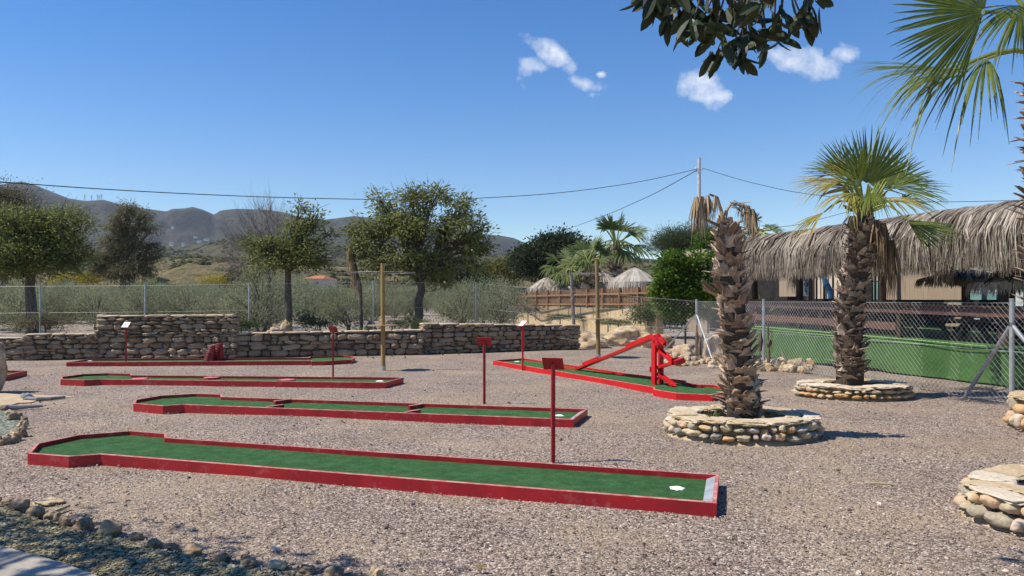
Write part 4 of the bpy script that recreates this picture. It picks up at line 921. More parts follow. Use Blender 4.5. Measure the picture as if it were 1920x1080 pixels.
# bushes
def bush(label, bx, y, bz, blobs, nclump, nleaf, L, Wd, m_, sig=.2, cat="bush", group=None, name="bush", **k):
    return make_tree(label, bx, y, bz, (bx, blobs[0][1]+blobs[0][3]*.4), .03, blobs, nclump, nleaf, L, Wd, m_, group, cat, name, sig=sig, branch_r=.012, **k)
bush("tall bright green leafy hedge bush between the picket fence and the fence corner", 1285, 26, .05,
    [(1255, 505, 27, 30), (1310, 505, 32, 32), (1270, 560, 40, 40), (1320, 560, 30, 40), (1262, 480, 16, 10), (1245, 545, 18, 30), (1335, 480, 12, 14)], 190, 58, .14, .075, M_hedge, sig=.15, shell=.55)
bush("sprawling green shrub overgrowing the end of the ochre wall", 1235, 32, .05, [(1215, 585, 20, 22), (1250, 585, 30, 25), (1280, 595, 24, 22), (1195, 590, 14, 16)], 130, 60, .09, .04, M_weed, sig=.2, shell=.5)
bush("weedy plant against the right part of the ochre wall", 1168, 36, .05, [(1160, 590, 9, 15), (1178, 590, 9, 13)], 30, 50, .09, .035, M_weed, sig=.16)
bush("round grey green tuft growing against the ochre wall", 1138, 37, .05, [(1138, 583, 17, 14)], 30, 60, .12, .02, M_olive, sig=.2)
bush("dry reddish bush at the left end of the ochre wall", 990, 44, .1, [(988, 578, 16, 11), (1008, 580, 10, 9)], 40, 50, .12, .02, M_lfbr, sig=.25)
bush("yellow flowering bush far behind the trees on the left", 150, 75, .5, [(120, 523, 22, 7), (165, 521, 24, 8)], 60, 50, .18, .12, M_yel, sig=.4, cat="flowering bush")
bush("low yellow flowering bush in the field behind the bare tree", 420, 85, .5, [(395, 526, 30, 4), (445, 525, 28, 6)], 50, 50, .18, .12, M_yel, sig=.4, cat="flowering bush")
bush("yellow green bushes on the slope left of the carob tree", 930, 90, .5, [(925, 512, 26, 16), (960, 505, 30, 20), (900, 520, 20, 10)], 150, 60, .3, .18, M_yel if False else leafm("mustard_leaf", (.07, .08, .02), (.16, .15, .03), (.27, .23, .05)), sig=.7)
bush("blue green shrub in front of the orange tiled roof", 560, 60, .4, [(562, 530, 16, 12), (575, 540, 14, 8)], 50, 60, .14, .05, M_olive, sig=.35)
bush("dark shrub at the right edge of the central tree crown", 870, 60, .4, [(868, 510, 26, 22), (850, 525, 20, 12), (905, 528, 18, 10)], 90, 60, .2, .1, M_lfdk, sig=.45)
bush("dark low shrub behind the bare twiggy tree", 470, 55, .4, [(470, 515, 24, 14), (450, 525, 20, 8)], 70, 60, .16, .07, M_lfdk, sig=.4)
# olive rows beyond the fence: a handful of meshes, many individuals
def olive_proto(seed):
    global rng
    rng = np.random.default_rng(seed); mbl = MB(); mbt = MB()
    for k in range(4):
        e = np.array((rng.uniform(-.5, .5), rng.uniform(-.5, .5), rng.uniform(.7, 1.1))); tube(mbt, curve((rng.uniform(-.08, .08), rng.uniform(-.08, .08), -.1), e, 0, 5, .05), np.linspace(.045, .015, 5), 5)
    for q in blob_points((0, 0, .98), (1.05, 1.05, .86), 92, .45):
        P = q+rng.standard_normal((46, 3))*np.array((.17, .17, .15)); leafset(mbl, P, .10, .027, (P-q)*4+np.array((0, 0, .9)), np.clip(rng.random()*.5+rng.random(46)*.5, 0, 1), droop=-.2)
        tube(mbt, curve((q*np.array((.3, .3, .6))), q, 0, 3), .008, 3, cap=False)
    return mbt, mbl
protos = []
for sd in range(5):
    mt_, ml_ = olive_proto(100+sd); protos.append((mt_, ml_))
rng = np.random.default_rng(77)
first = {}
def olive(px, py_base, y, sc, label, group="olive shrubs in rows beyond the chain link fence"):
    k = random.randrange(5); b = D(px, 0, y); loc = (b[0], y, float(gz(b[0], y))-.02)
    t = thing("olive_shrub", label, "olive shrub", loc, group); t.rotation_euler = (0, 0, random.uniform(0, 6.28)); t.scale = (sc, sc, sc*random.uniform(.85, 1.1))
    if k not in first:
        ta = protos[k][0].build("stems", M_bark, None); la = protos[k][1].build("foliage", M_olive, None); first[k] = (ta.data, la.data); ta.parent = t; la.parent = t
    else:
        for nm, me in zip(("stems", "foliage"), first[k]):
            o = bpy.data.objects.new(nm, me); SC.collection.objects.link(o); o.parent = t
random.seed(31)
olive(490, 0, 29, 1.32, "large silvery olive shrub beside the small round tree, nearest the fence")
olive(655, 0, 30, 1.15, "greyish olive shrub around the drooping dead yucca")
olive(868, 0, 33, 1.05, "olive shrub just left of the grey fence post near the wall step")
olive(905, 0, 36, 1.25, "bright silvery olive shrub standing right of the central tree")
olive(940, 0, 35, 1.2, "rightmost silvery olive shrub, before the picket fence")
olive(30, 0, 30, 1.1, "sparse olive shrub beside the trunk of the big left tree")
rows = [(34, 46, 1.05, -40, 600, 11), (40, 52, 1.1, -60, 620, 13), (48, 60, 1.2, -30, 700, 15), (58, 72, 1.25, -40, 900, 20), (72, 90, 1.4, 0, 940, 20)]
for y0, _, sc, x0, x1, n_ in rows:
    for i in range(n_):
        px = x0+(x1-x0)*(i+random.uniform(.2, .8))/n_
        if y0 < 45 and 520 < px < 640: continue
        olive(px, 0, y0+random.uniform(-2.5, 2.5), sc*random.uniform(.85, 1.15), "grey green olive shrub in the mass of rows beyond the fence")
for px, y in ((700, 46), (740, 52), (760, 60), (830, 56), (700, 62), (610, 50), (800, 75), (845, 50), (585, 52), (630, 56)): olive(px, 0, y, random.uniform(.9, 1.15), "grey green olive shrub in the mass of rows beyond the fence")

# dead yucca + variegated clump + weeds
ty = 27.0; c = D(678, 600, ty); t = thing("dead_yucca", "dead yucca with a drooping straw coloured skirt of leaves on a thin stem", "yucca", (c[0], ty, .3))
mb = MB(); tube(mb, [(c[0], ty, .25), D(676, 540, ty), D(660, 470, ty)], [.07, .06, .05], 8); mb.build("stem", M_bark, t)
mb = MB()
for py, ln, w_, n_, px in ((462, .85, .13, 70, 656), (480, .9, .18, 80, 660), (500, .9, .17, 80, 665), (520, .7, .16, 60, 672)): dead_hang(mb, D(px, py, ty), ln, w_, n_, bend=.1)
mb.build("dead_leaves", M_frondd, t)
def sword_clump(label, px, py, y, n, L, m_, name="yucca_clump", cat="yucca", w=.035, basez=.3, up=.7, group=None):
    b = D(px, py, y); b[2] = basez; t = thing(name, label, cat, b, group); mb = MB()
    for k in range(n):
        a = random.uniform(0, 6.28); el = random.uniform(.15, 1.4)**up; d = np.array((math.cos(a)*math.cos(el), math.sin(a)*math.cos(el), math.sin(el))); ll = L*random.uniform(.6, 1.1); s0 = nrm(np.array((-math.sin(a), math.cos(a), 0)))
        tt = np.array([0, .35, .7, 1]); P = b+d*(tt*ll)[:, None]; P[:, 2] -= ll*.25*tt**2; ww = np.array([.6, 1, .6, .05])*w/2
        V = np.stack([P-s0*ww[:, None], P+s0*ww[:, None]], 1).reshape(-1, 3); idx = np.arange(8).reshape(4, 2); mb.add(V, np.stack([idx[:-1, 0], idx[:-1, 1], idx[1:, 1], idx[1:, 0]], -1), 0, random.random())
    mb.build("leaves", m_, t); return t
sword_clump("yellow and green variegated yucca clump behind the low stone wall", 676, 606, 25.2, 110, .62, M_yuc, basez=.32, w=.05)
bush("low green ground plant at the foot of the central tree", 735, 25.5, .3, [(745, 606, 18, 7), (790, 606, 26, 6), (770, 600, 10, 8)], 50, 50, .07, .02, M_weed, sig=.12)
bush("dark low plant between the boulders and the yucca clump", 600, 26, .3, [(585, 604, 20, 8), (570, 600, 12, 10), (615, 606, 14, 6)], 50, 50, .07, .03, M_weed, sig=.14)
bush("low weeds beside the right end of the tall stone wall", 452, 24.5, .3, [(455, 608, 12, 7), (470, 610, 10, 5)], 24, 40, .07, .03, M_weed, sig=.1)
bush("dry weeds behind the left low stretch of the wall", 85, 24.5, .3, [(75, 600, 20, 16), (110, 604, 24, 12), (40, 610, 20, 8)], 60, 40, .08, .02, M_grass, sig=.14)
bush("green grassy strip in front of the ochre wall, left part", 1050, 39, .0, [(1050, 594, 24, 3), (1100, 597, 24, 3)], 60, 50, .12, .02, M_weed, sig=.2, flat=.35, cat="grass tuft")
bush("green grassy strip below the weedy plant at the ochre wall", 1160, 34, .0, [(1150, 604, 34, 3), (1195, 606, 20, 3)], 50, 50, .12, .02, M_weed, sig=.18, flat=.35, cat="grass tuft")
sword_clump("low cycad like plant with spiky green leaves behind the right fence", 1428, 560, 22.8, 80, 1.25, M_frond, "spiky_plant", "plant", .08, .95)
for k, (px, py, lab) in enumerate(((1310, 800, "tuft of green and dry weeds growing inside the middle planter"),)):
    q = D(1325, 0, yA-.35); sword_clump(lab, 1334, 0, yA-.22, 110, .30, M_weed, "weed_tuft", "weeds", .012, .12)
# suckers and dry stalks beside the right fence
def stalks(label, px, by, specs, m_):
    b = G(px, by, 0); t = thing("dry_stalks", label, "dry plant", b, None); mb = MB()
    for x0, y0, x1, y1, w in specs:
        A = D(x0, y0, b[1]+random.uniform(-.1, .1)); B = D(x1, y1, b[1]+random.uniform(-.25, .25)); mid_ = (A+B)/2; tube(mb, [A, mid_, B], [w*.6, w, w*.2], 6, 0, random.random())
    mb.build("stalks", m_, t)
stalks("dry brown stalks standing by the fence corner strut", 1314, 670, [(1308, 668, 1306, 610, .06), (1314, 670, 1318, 620, .05), (1322, 670, 1326, 650, .03), (1311, 665, 1312, 628, .04)], M_boot2)
stalks("upright dead palm sucker with a fanned brown tip beside the fence", 1442, 690, [(1441, 690, 1441, 640, .045), (1441, 650, 1444, 636, .07), (1440, 640, 1440, 605, .03), (1423, 688, 1425, 655, .03), (1425, 658, 1426, 620, .07), (1432, 690, 1422, 665, .015)], M_bark)
stalks("fallen dry fronds leaning over the pebble heap by the fence", 1480, 690, [(1478, 684, 1462, 653, .035), (1500, 680, 1470, 672, .03), (1496, 690, 1480, 670, .03)], M_stick)
# ================================================================ fences
def wires(mb, A, B, h0, h1, pitch, rad, za=0.0, zb=0.0):
    """diamond netting as straight diagonal wires between ground points A and B"""
    A = np.array(A, float)[:2]; B = np.array(B, float)[:2]; L = np.linalg.norm(B-A); d = (B-A)/L
    hh = h1-h0; segs = []
    k0 = int(-hh/pitch)-1; k1 = int(L/pitch)+1
    for sgn in (1, -1):
        for k in range(k0, k1+1+int(hh/pitch)*(sgn < 0)):
            s0 = k*pitch
            if sgn > 0: sa, sb, z_a, z_b = s0, s0+hh, 0, hh
            else: sa, sb, z_a, z_b = s0, s0-hh, 0, hh
            # clip to 0..L
            lo, hi = 0.0, 1.0; ds = sb-sa
            for lim, up in ((0, 0), (L, 1)):
                tt = (lim-sa)/ds
                if (ds > 0) == (up == 0): lo = max(lo, tt)
                else: hi = min(hi, tt)
            if hi <= lo: continue
            segs.append((sa+ds*lo, hh*lo, sa+ds*hi, hh*hi, sgn))
    S = np.array(segs); n = len(S)
    def pt(s, z): t = s/L; return np.c_[A[0]+d[0]*s, A[1]+d[1]*s, za+(zb-za)*t+h0+z]
    a = pt(S[:, 0], S[:, 1]); b = pt(S[:, 2], S[:, 3]); nrmv = np.array((-d[1], d[0], 0)); dr = nrm(b-a); up = np.cross(dr, nrmv)
    off = nrmv*S[:, 4:5]*rad*.8
    V = []; 
    for q in range(3):
        an = q*2*math.pi/3; o = rad*(math.cos(an)*nrmv+math.sin(an)*up); V += [a+o+off, b+o+off]
    V = np.stack(V, 1).reshape(-1, 3); i = np.arange(n)*6
    Fq = np.concatenate([np.stack([i+2*q, i+(2*q+2) % 6, i+(2*q+3) % 6, i+2*q+1], 1) for q in range(3)]); mb.add(V, Fq, 0, .5)
F1 = G(1897, 762, 0); F2 = G(1432, 688, 0); F3 = G(1306, 669, 0)
F0 = F1+nrm(F1-F2)*4.5+np.array((.3, 0, 0))
fr = thing("chain_link_fence", "galvanised chain link fence on round steel posts in front of the green skirted terrace", "chain link fence", (F1[0], F1[1], 0))
def post(par, p, h, r=.028, m_=None, z0=-.1):
    mb = MB(); tube(mb, [(p[0], p[1], z0), (p[0], p[1], h)], r, 12); cyl(mb, (p[0], p[1], h), r*1.12, .02, 12); return mb.build("post", m_ or M_metal, par, smooth=True)
HF = 1.63
for p in (F0, F1, F2, F3): post(fr, p, HF+.02, .035)
def strut(par, p, top, q, r=.024):
    mb = MB(); tube(mb, [(p[0], p[1], top), (q[0], q[1], -.05)], r, 10); cyl(mb, (p[0], p[1], top-.02), .045, .05, 10); mb.build("strut", M_metal, par, smooth=True)
strut(fr, F1, 1.27, G(1806, 744, 0), .032); strut(fr, F1, 1.27, F1+np.array((.42, -1.0, 0)), .032)
strut(fr, F3, 1.25, G(1240, 661, 0)); strut(fr, F3, 1.25, G(1337, 674, 0))
mb = MB()
for a, b in ((F0, F1), (F1, F2), (F2, F3)): wires(mb, a, b, .02, HF-.03, .10, .0027)
mb.build("netting", M_wire, fr)
for z in (HF-.03, .85, .05):
    mb = MB(); tube(mb, [(*F0[:2], z), (*F1[:2], z), (*F2[:2], z), (*F3[:2], z)], .0045, 5); mb.build("tension_wire", M_wire, fr)
# orchard fence behind the stone wall
fl = thing("chain_link_fence", "long weathered chain link fence behind the stone wall, running along the olive rows", "chain link fence", (*D(467, 0, 24)[:2], .3))
bp = [(-330, 537, 24.2), (-120, 537, 24.2), (75, 535, 24.3), (272, 534, 24.4), (467, 531, 24.6), (700, 527, 25.3), (892, 530, 26.5)]
pts = []
for px, py, y in bp:
    q = D(px, py, y); pts.append(q); post(fl, q, q[2], .028, M_metal, .1)
pts.append(np.array((*F3[:2], HF)))
mb = MB(); mw = MB()
for i in range(len(pts)-1):
    za = pts[i][2]-1.75; zb = pts[i+1][2]-1.75
    if i == len(pts)-2: zb = -.1
    wires(mb, pts[i], pts[i+1], 0, 1.72, .13, .0015, za, zb)
for dz in (-.03, -.9, -1.6): tube(mw, [(p[0], p[1], p[2]+dz) for p in pts], .004, 4)
mb.build("netting", M_wiref, fl); mw.build("tension_wire", M_wiref, fl)
q = D(1071, 515, 36); mb = MB(); tube(mb, [(q[0]+.15, 36, .0), (q[0], 36, q[2])], [.09, .08], 10); o = mb.build("wooden_post", M_barkg, None, loc=(q[0], 36, 0)); tag(o, "grey weathered round post standing alone in front of the picket fence", "post")

# ================================================================ thatched terrace building
E0 = np.array((6.98, 22.0)); e = nrm(np.array((9.42, 13.6))-E0); nb_ = np.array((-e[1], e[0])); nb_ = nb_ if nb_[0] > 0 else -nb_
LEN = 13.0
def TB(s, q=0.0, z=0.0): p = E0+e*s+nb_*q; return np.array((p[0], p[1], z))
def zt_(s): return .89-.017*s       # deck edge height
bd = thing("thatched_terrace", "long terrace bar with a shaggy palm thatch eave, brown rails and green felt skirt", "terrace building", TB(4, 0, 0))
def wallq(mb, s0, s1, q, z0, z1, th=.04, mi=0):
    P = [TB(s0, q, z0), TB(s1, q, z0), TB(s1, q+th, z0), TB(s0, q+th, z0)]; hexa(mb, np.array(P+[p+np.array((0, 0, z1-z0)) for p in P]), mi, .5)
def onback_(px, q): o_ = TB(0, q); u_ = (px-CX)/F; return (u_*o_[1]-o_[0])/(e[0]-u_*e[1])
# skirt with slight folds
mb = MB(); ns = 160; nz_ = 8; V = []
for j in range(nz_+1):
    for i in range(ns+1):
        s = -.3+(LEN+.3)*i/ns; z = -.0+(zt_(s)+.0)*j/nz_; w = .02*math.sin(s*2.3)+.05*mnoise.noise(Vector((s*1.3, z*1.2, 0)))*(1-j/nz_); p = TB(s, -.02-w-.03, z)
        if j == 0: p[2] = .03+.09*max(0, mnoise.noise(Vector((s*.9, 3, 0))))
        V.append(p)
idx = np.arange((ns+1)*(nz_+1)).reshape(nz_+1, ns+1); mb.add(V, np.stack([idx[:-1, :-1], idx[:-1, 1:], idx[1:, 1:], idx[1:, :-1]], -1).reshape(-1, 4)); mb.build("felt_skirt", M_felt, bd, smooth=True)
mb = MB()
for a, b in ((-.4, LEN),): 
    P = [TB(a, -.05, zt_(a)-.04), TB(b, -.05, zt_(b)-.04), TB(b, 4.2, zt_(b)-.04), TB(a, 4.2, zt_(a)-.04)]; hexa(mb, np.array(P+[p+np.array((0, 0, .045)) for p in P]))
mb.build("deck", M_carpet, bd)
mb = MB()
for z in (-.0, -.07): tube(mb, [TB(s, -.09, zt_(s)+z) for s in np.linspace(-.3, LEN, 24)], .009, 5)
mb.build("skirt_cord", mat("light_green_cord", [(.2, .4, .1), (.28, .5, .16)], 4), bd)
def rail(z0, z1, s0, s1, q=.1):
    mb = MB()
    P = [TB(s0, q, zt_(s0)+z0), TB(s1, q, zt_(s1)+z0), TB(s1, q+.05, zt_(s1)+z0), TB(s0, q+.05, zt_(s0)+z0)]; P2_ = [TB(s0, q, zt_(s0)+z1), TB(s1, q, zt_(s1)+z1), TB(s1, q+.05, zt_(s1)+z1), TB(s0, q+.05, zt_(s0)+z1)]
    hexa(mb, np.array(P+P2_)); mb.build("rail", M_brown, bd)
rail(.56, .74, -.3, LEN); rail(.17, .34, -.3, 5.6)
mb = MB(); P = [TB(-.3, .02, zt_(-.3)+.742), TB(LEN, .02, zt_(LEN)+.742), TB(LEN, .26, zt_(LEN)+.742), TB(-.3, .26, zt_(-.3)+.742)]; hexa(mb, np.array(P+[p+np.array((0, 0, .035)) for p in P])); mb.build("rail_cap", M_darkwood, bd)
for s in (.25, 3.1, 5.65, 11.0):
    mb = MB(); p = TB(s, .18, 0); box(mb, (p[0], p[1], (zt_(s)+.74)/2), (.11, .11, zt_(s)+.74), math.atan2(e[1], e[0])); mb.build("rail_post", M_darkwood if s > 3 else M_brown, bd)
for s, w_ in ((onback_(1500, .42), .12), (8.05, .2), (-.2, .12), (12.4, .2)):
    mb = MB(); p = TB(s, .42, 0); box(mb, (p[0], p[1], 1.9), (w_, w_, 2.9), math.atan2(e[1], e[0])); mb.build("roof_post", M_darkwood, bd)
# roof slab, back wall
mb = MB(); P = [TB(-.3, 0.25, 3.40), TB(LEN+2, .25, 3.40), TB(LEN+2, 1.9, 3.42), TB(-.3, 1.9, 3.42)]; hexa(mb, np.array(P+[p+np.array((0, 0, .06)) for p in P])); mb.build("roof", M_thatch, bd)
mb = MB(); tube(mb, [TB(-.5, .34, 3.50), TB(LEN+2, .34, 3.50)], .035, 6); mb.build("roof_edge_pipe", M_darkwood, bd)
def onback(px, q=3.9):
    o = TB(0, q); u = (px-CX)/F; s = (u*o[1]-o[0])/(e[0]-u*e[1]); return s, TB(s, q)[1]
def panel(name, px0, px1, py0, py1, m_, q=3.9, th=.05):
    s0, y0_ = onback(px0, q); s1, y1_ = onback(px1, q); ym = (y0_+y1_)/2; z1 = EYE-(py0-HY)/F*ym; z0 = EYE-(py1-HY)/F*ym
    mb = MB(); wallq(mb, s0, s1, q, z0, z1, th); return mb.build(name, m_, bd)
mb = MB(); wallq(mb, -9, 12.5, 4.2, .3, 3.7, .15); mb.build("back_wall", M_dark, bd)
mb = MB(); wallq(mb, -9, -7.2, 3.0, .3, 3.7, .1); mb.build("side_panel", M_reed, bd)
panel("reed_screen", 1461, 1492, 485, 556, M_reed); panel("reed_screen", 1662, 1806, 470, 562, M_reed); panel("reed_screen", 1770, 1808, 562, 612, M_reed, 3.95)
panel("pale_window", 1816, 1868, 500, 548, M_paleblue); panel("pale_window", 1816, 1868, 549, 562, M_glass, 3.9); panel("pale_window", 1814, 1868, 575, 586, M_paleblue, 3.85); panel("pale_window", 1814, 1868, 597, 605, M_paleblue, 3.85)
panel("pale_window", 1885, 2010, 495, 590, M_paleblue)
panel("pale_window", 1494, 1498, 543, 553, M_white); panel("green_bin_wall", 1670, 1770, 575, 612, M_greenp, 3.2)
panel("window_frame", 1528, 1570, 500, 560, M_plaster, 3.95); panel("window_frame", 1633, 1655, 528, 562, M_glass, 3.9); panel("window_frame", 1560, 1610, 495, 560, M_pale, 3.96)
panel("plaster_pier", 1636, 1656, 500, 526, M_plaster, 3.9)
for px in (1531, 1545, 1562, 1635, 1641, 1648): 
    s0, y0_ = onback(px, 3.8); mb = MB(); p = TB(s0, 3.8, 0); box(mb, (p[0], p[1], 1.9), (.05, .05, 2.2)); mb.build("window_bar", M_dark, bd)
for px in (1518, 1655, 1811):
    s0, y0_ = onback(px, 3.4); mb = MB(); p = TB(s0, 3.4, 0); box(mb, (p[0], p[1], 2.1), (.14, .14, 2.8)); mb.build("inner_post", M_darkwood, bd)
# rolled blue canvas
t = thing("blue_canvas", "rolled dark blue canvas hanging under the thatch behind the terrace rail", "canvas", TB(onback(1555, 3.2)[0], 3.2, 1.7)); mb = MB(); s0 = onback(1545, 3.2)[0]; y0_ = onback(1545, 3.2)[1]
tube(mb, [D(1543, 515, y0_), D(1549, 532, y0_), D(1556, 545, y0_), D(1558, 560, y0_)], [.05, .10, .09, .07], 9); mb.build("canvas_roll", M_bluec, t)
# POOL sign
s0, ys = onback(1511, 2.2); zc = lambda py: EYE-(py-HY)/F*ys; c = np.array((D(1511, 0, ys)[0], ys, (zc(488)+zc(555))/2))
sg_ = thing("pool_sign", "narrow upright pale blue sign reading POOL from top to bottom", "sign", (c[0], c[1], zc(555)))
mb = MB(); box(mb, (c[0], c[1], c[2]), (.165, .02, zc(488)-zc(555)), .0); brd = mb.build("board", mat("sign_blue", [(.5, .62, .66), (.58, .68, .71)], 3), sg_)
for ch, py in (("P", 512), ("O", 523), ("O", 534), ("L", 544)):
    cu = bpy.data.curves.new("letter", 'FONT'); cu.body = ch; cu.size = .17; cu.align_x = 'CENTER'; cu.align_y = 'CENTER'; cu.extrude = .003; cu.offset = .004
    o = bpy.data.objects.new("letter", cu); SC.collection.objects.link(o); bpy.context.view_layer.update()
    me = bpy.data.meshes.new_from_object(o.evaluated_get(bpy.context.evaluated_depsgraph_get())); bpy.data.objects.remove(o); me.materials.clear(); me.materials.append(M_ink)
    me.transform(Matrix.Rotation(math.radians(90), 4, 'X')); o = bpy.data.objects.new("letter", me); SC.collection.objects.link(o); o.parent = brd; o.location = (0, -.016, zc(py)-zc(555))
# thatch eave
def thatch(par, mb, s0, s1, n, q0=.36, ztop=3.52, zbot=(2.28, 2.22)):
    bun = None
    for k in range(n):
        if bun is None or k % 16 == 0:
            bs = random.uniform(s0, s1); lay = random.random(); bsw = random.gauss(0, .17)+.14*mnoise.noise(Vector((bs*1.3, 5, 0))); bdp = -.20-.30*(1-lay)+.12*mnoise.noise(Vector((bs*1.6, 0, 1)))+random.uniform(-.05, .05); btop = random.uniform(-.05, .06); bcol = random.random(); bun = random.uniform(.02, .055)
        s = bs+random.gauss(0, bun); f = np.clip((s-s0)/(s1-s0), 0, 1); dp = bdp+random.gauss(0, .02)
        zb = zbot[0]+(zbot[1]-zbot[0])*f+.12*mnoise.noise(Vector((s*1.1, 7, 0)))+.12*mnoise.noise(Vector((s*4, 1, 0)))+random.uniform(-.10, .30)
        z1 = ztop+btop*.6-random.random()*.05-.06*lay; sway = bsw+random.gauss(0, .12)
        st = random.random()**1.5*.55 if lay > .35 else 0
        P = np.array([TB(s, q0+random.uniform(-.05, .12), z1+.03), TB(s+sway*.2, .12, z1-.02), TB(s+sway*.45, dp*.55+.02, z1-.20), TB(s+sway*.75, dp*.9, z1-.5), TB(s+sway, dp, (z1+zb)/2-.1), TB(s+sway*1.2+random.uniform(-.06, .06), dp+random.uniform(-.05, .08), zb)])
        if st > .3: P[0] = P[1]; P[1] = P[2]*.5+P[1]*.5
        a = random.uniform(-.9, .9); sd = np.array((*(e*math.cos(a)+nb_*math.sin(a)), 0)); ww = np.array([.008, .013, .014, .011, .008, .002])*random.uniform(.5, 1.5)
        V = np.stack([P-sd*ww[:, None], P+sd*ww[:, None]], 1).reshape(-1, 3); idx = np.arange(12).reshape(6, 2)
        mb.add(V, np.stack([idx[:-1, 0], idx[:-1, 1], idx[1:, 1], idx[1:, 0]], -1), 0, np.clip(bcol*.6+random.random()*.4, 0, 1))
random.seed(41)
mb = MB(); thatch(bd, mb, -.5, 10.6, 19000); thatch(bd, mb, 10.4, 14.0, 1600); mb.build("thatch_fringe", M_thatch, bd)
# dark lining behind the fringe (backs of the leaves tied to battens)
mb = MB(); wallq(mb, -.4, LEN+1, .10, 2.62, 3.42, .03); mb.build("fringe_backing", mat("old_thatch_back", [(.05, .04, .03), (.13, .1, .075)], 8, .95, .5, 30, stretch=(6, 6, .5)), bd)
for s, ln in ((2.35, .4), (7.25, .28), (7.1, .35), (6.9, .2)):
    mb = MB(); dead_hang(mb, TB(s, -.15, 2.55), ln+.35, .16, 50, bend=.2); mb.build("thatch_tuft", M_boot2, bd)
# benches and table on the deck
def picnic(s, q, label):
    t = thing("picnic_table", label, "picnic table", TB(s, q, zt_(s)), "picnic tables on the terrace"); z = zt_(s); ang = math.atan2(e[1], e[0])
    mb = MB(); p = TB(s, q); box(mb, (p[0], p[1], z+.72), (1.9, .7, .05), ang); mb.build("table_top", M_darkwood, t)
    for q2 in (-.65, .65): mb = MB(); p = TB(s, q+q2); box(mb, (p[0], p[1], z+.44), (1.9, .26, .045), ang); mb.build("seat", M_darkwood, t)
    for s2 in (-.75, .75):
        mb = MB(); beam(mb, TB(s+s2, q-.6, z), TB(s+s2, q+.25, z+.7), .08, .05); beam(mb, TB(s+s2, q+.6, z), TB(s+s2, q-.25, z+.7), .08, .05); beam(mb, TB(s+s2, q-.75, z+.4), TB(s+s2, q+.75, z+.4), .05, .08); mb.build("leg_frame", M_darkwood, t)
picnic(7.0, 1.5, "dark wooden picnic table under the small parasol on the terrace"); picnic(1.4, 1.6, "dark wooden picnic table at the left end of the terrace, behind the rails")
picnic(4.2, 1.7, "dark wooden picnic table in the middle of the terrace, behind the green crowned palm")
# thatched parasols
def thatch_parasol(cx, cy, z, R, h, label, m_, n=900, group=None, polem=M_darkwood, z0=0.0, fringe=.28, wid=.02):
    t = thing("thatched_parasol", label, "parasol", (cx, cy, z0), group); mb = MB(); tube(mb, [(cx, cy, z0), (cx, cy, z+.05)], .06, 10); mb.build("pole", polem, t)
    mb = MB(); aa = np.linspace(0, 2*math.pi, 25); V = [(cx, cy, z-.05)]+[(cx+math.cos(a)*R*.86, cy+math.sin(a)*R*.86, z-h*.95) for a in aa[:-1]]; mb.add(V, [[0, 1+i, 1+(i+1) % 24] for i in range(24)])
    for k in range(n):
        a = random.uniform(0, 2*math.pi); o = np.array((math.cos(a), math.sin(a), 0)); sd = np.array((-math.sin(a), math.cos(a), 0)); st = random.random()**1.2*.55; tw = random.uniform(-.12, .12)
        rr = np.array([st, st+.25, .75+.2*random.random(), 1.0, 1.06])*R; zz = z-h*(rr/R)**1.25+random.uniform(0, .06); zz[-1] -= fringe*random.uniform(.4, 1.2)
        P = np.array((cx, cy, 0))+o*rr[:, None]+sd*(tw*rr)[:, None]; P[:, 2] = zz; ww = np.array([.8, 1, 1, .8, .12])*wid*random.uniform(.6, 1.4)
        V = np.stack([P-sd*ww[:, None], P+sd*ww[:, None]], 1).reshape(-1, 3); idx = np.arange(10).reshape(5, 2); mb.add(V, np.stack([idx[:-1, 0], idx[:-1, 1], idx[1:, 1], idx[1:, 0]], -1), 0, random.random())
    mb.build("thatch_cover", m_, t)
sp, yp = onback(1812, 1.9); pc_ = D(1808, 508, yp); thatch_parasol(pc_[0], pc_[1], pc_[2], .95, .24, "small thatched parasol on the terrace under the long eave", M_thatch, 700, None, z0=.8, fringe=.14)
sp, yp = onback(1925, 1.2); pc_ = D(1925, 495, yp); thatch_parasol(pc_[0], pc_[1], pc_[2], 1.0, .42, "thatched parasol cut off by the right edge under the long eave", M_thatchw, 600, None, z0=.8, fringe=.2)
gpar = "thatched parasols behind the picket fence"
for px, py, y, R, h, lab, m_ in ((1190, 503, 43, 1.5, .85, "large pale thatched parasol, rightmost behind the picket fence", M_thatchw), (1128, 508, 50, 1.45, .85, "thatched parasol half hidden behind the big far palm trunk", M_thatch),
        (1068, 517, 50, 1.5, .9, "greyish thatched parasol, second from the left behind the picket fence", M_thatch), (1025, 521, 52, 1.35, .8, "low dark thatched parasol, leftmost behind the picket fence", M_thatch), (1205, 512, 49, 1.3, .6, "thatched parasol tucked behind the large pale one", M_thatch)):
    p = D(px, py, y); thatch_parasol(p[0], y, p[2], R, h, lab, m_, 700, gpar, z0=.3, fringe=.55, wid=.05)
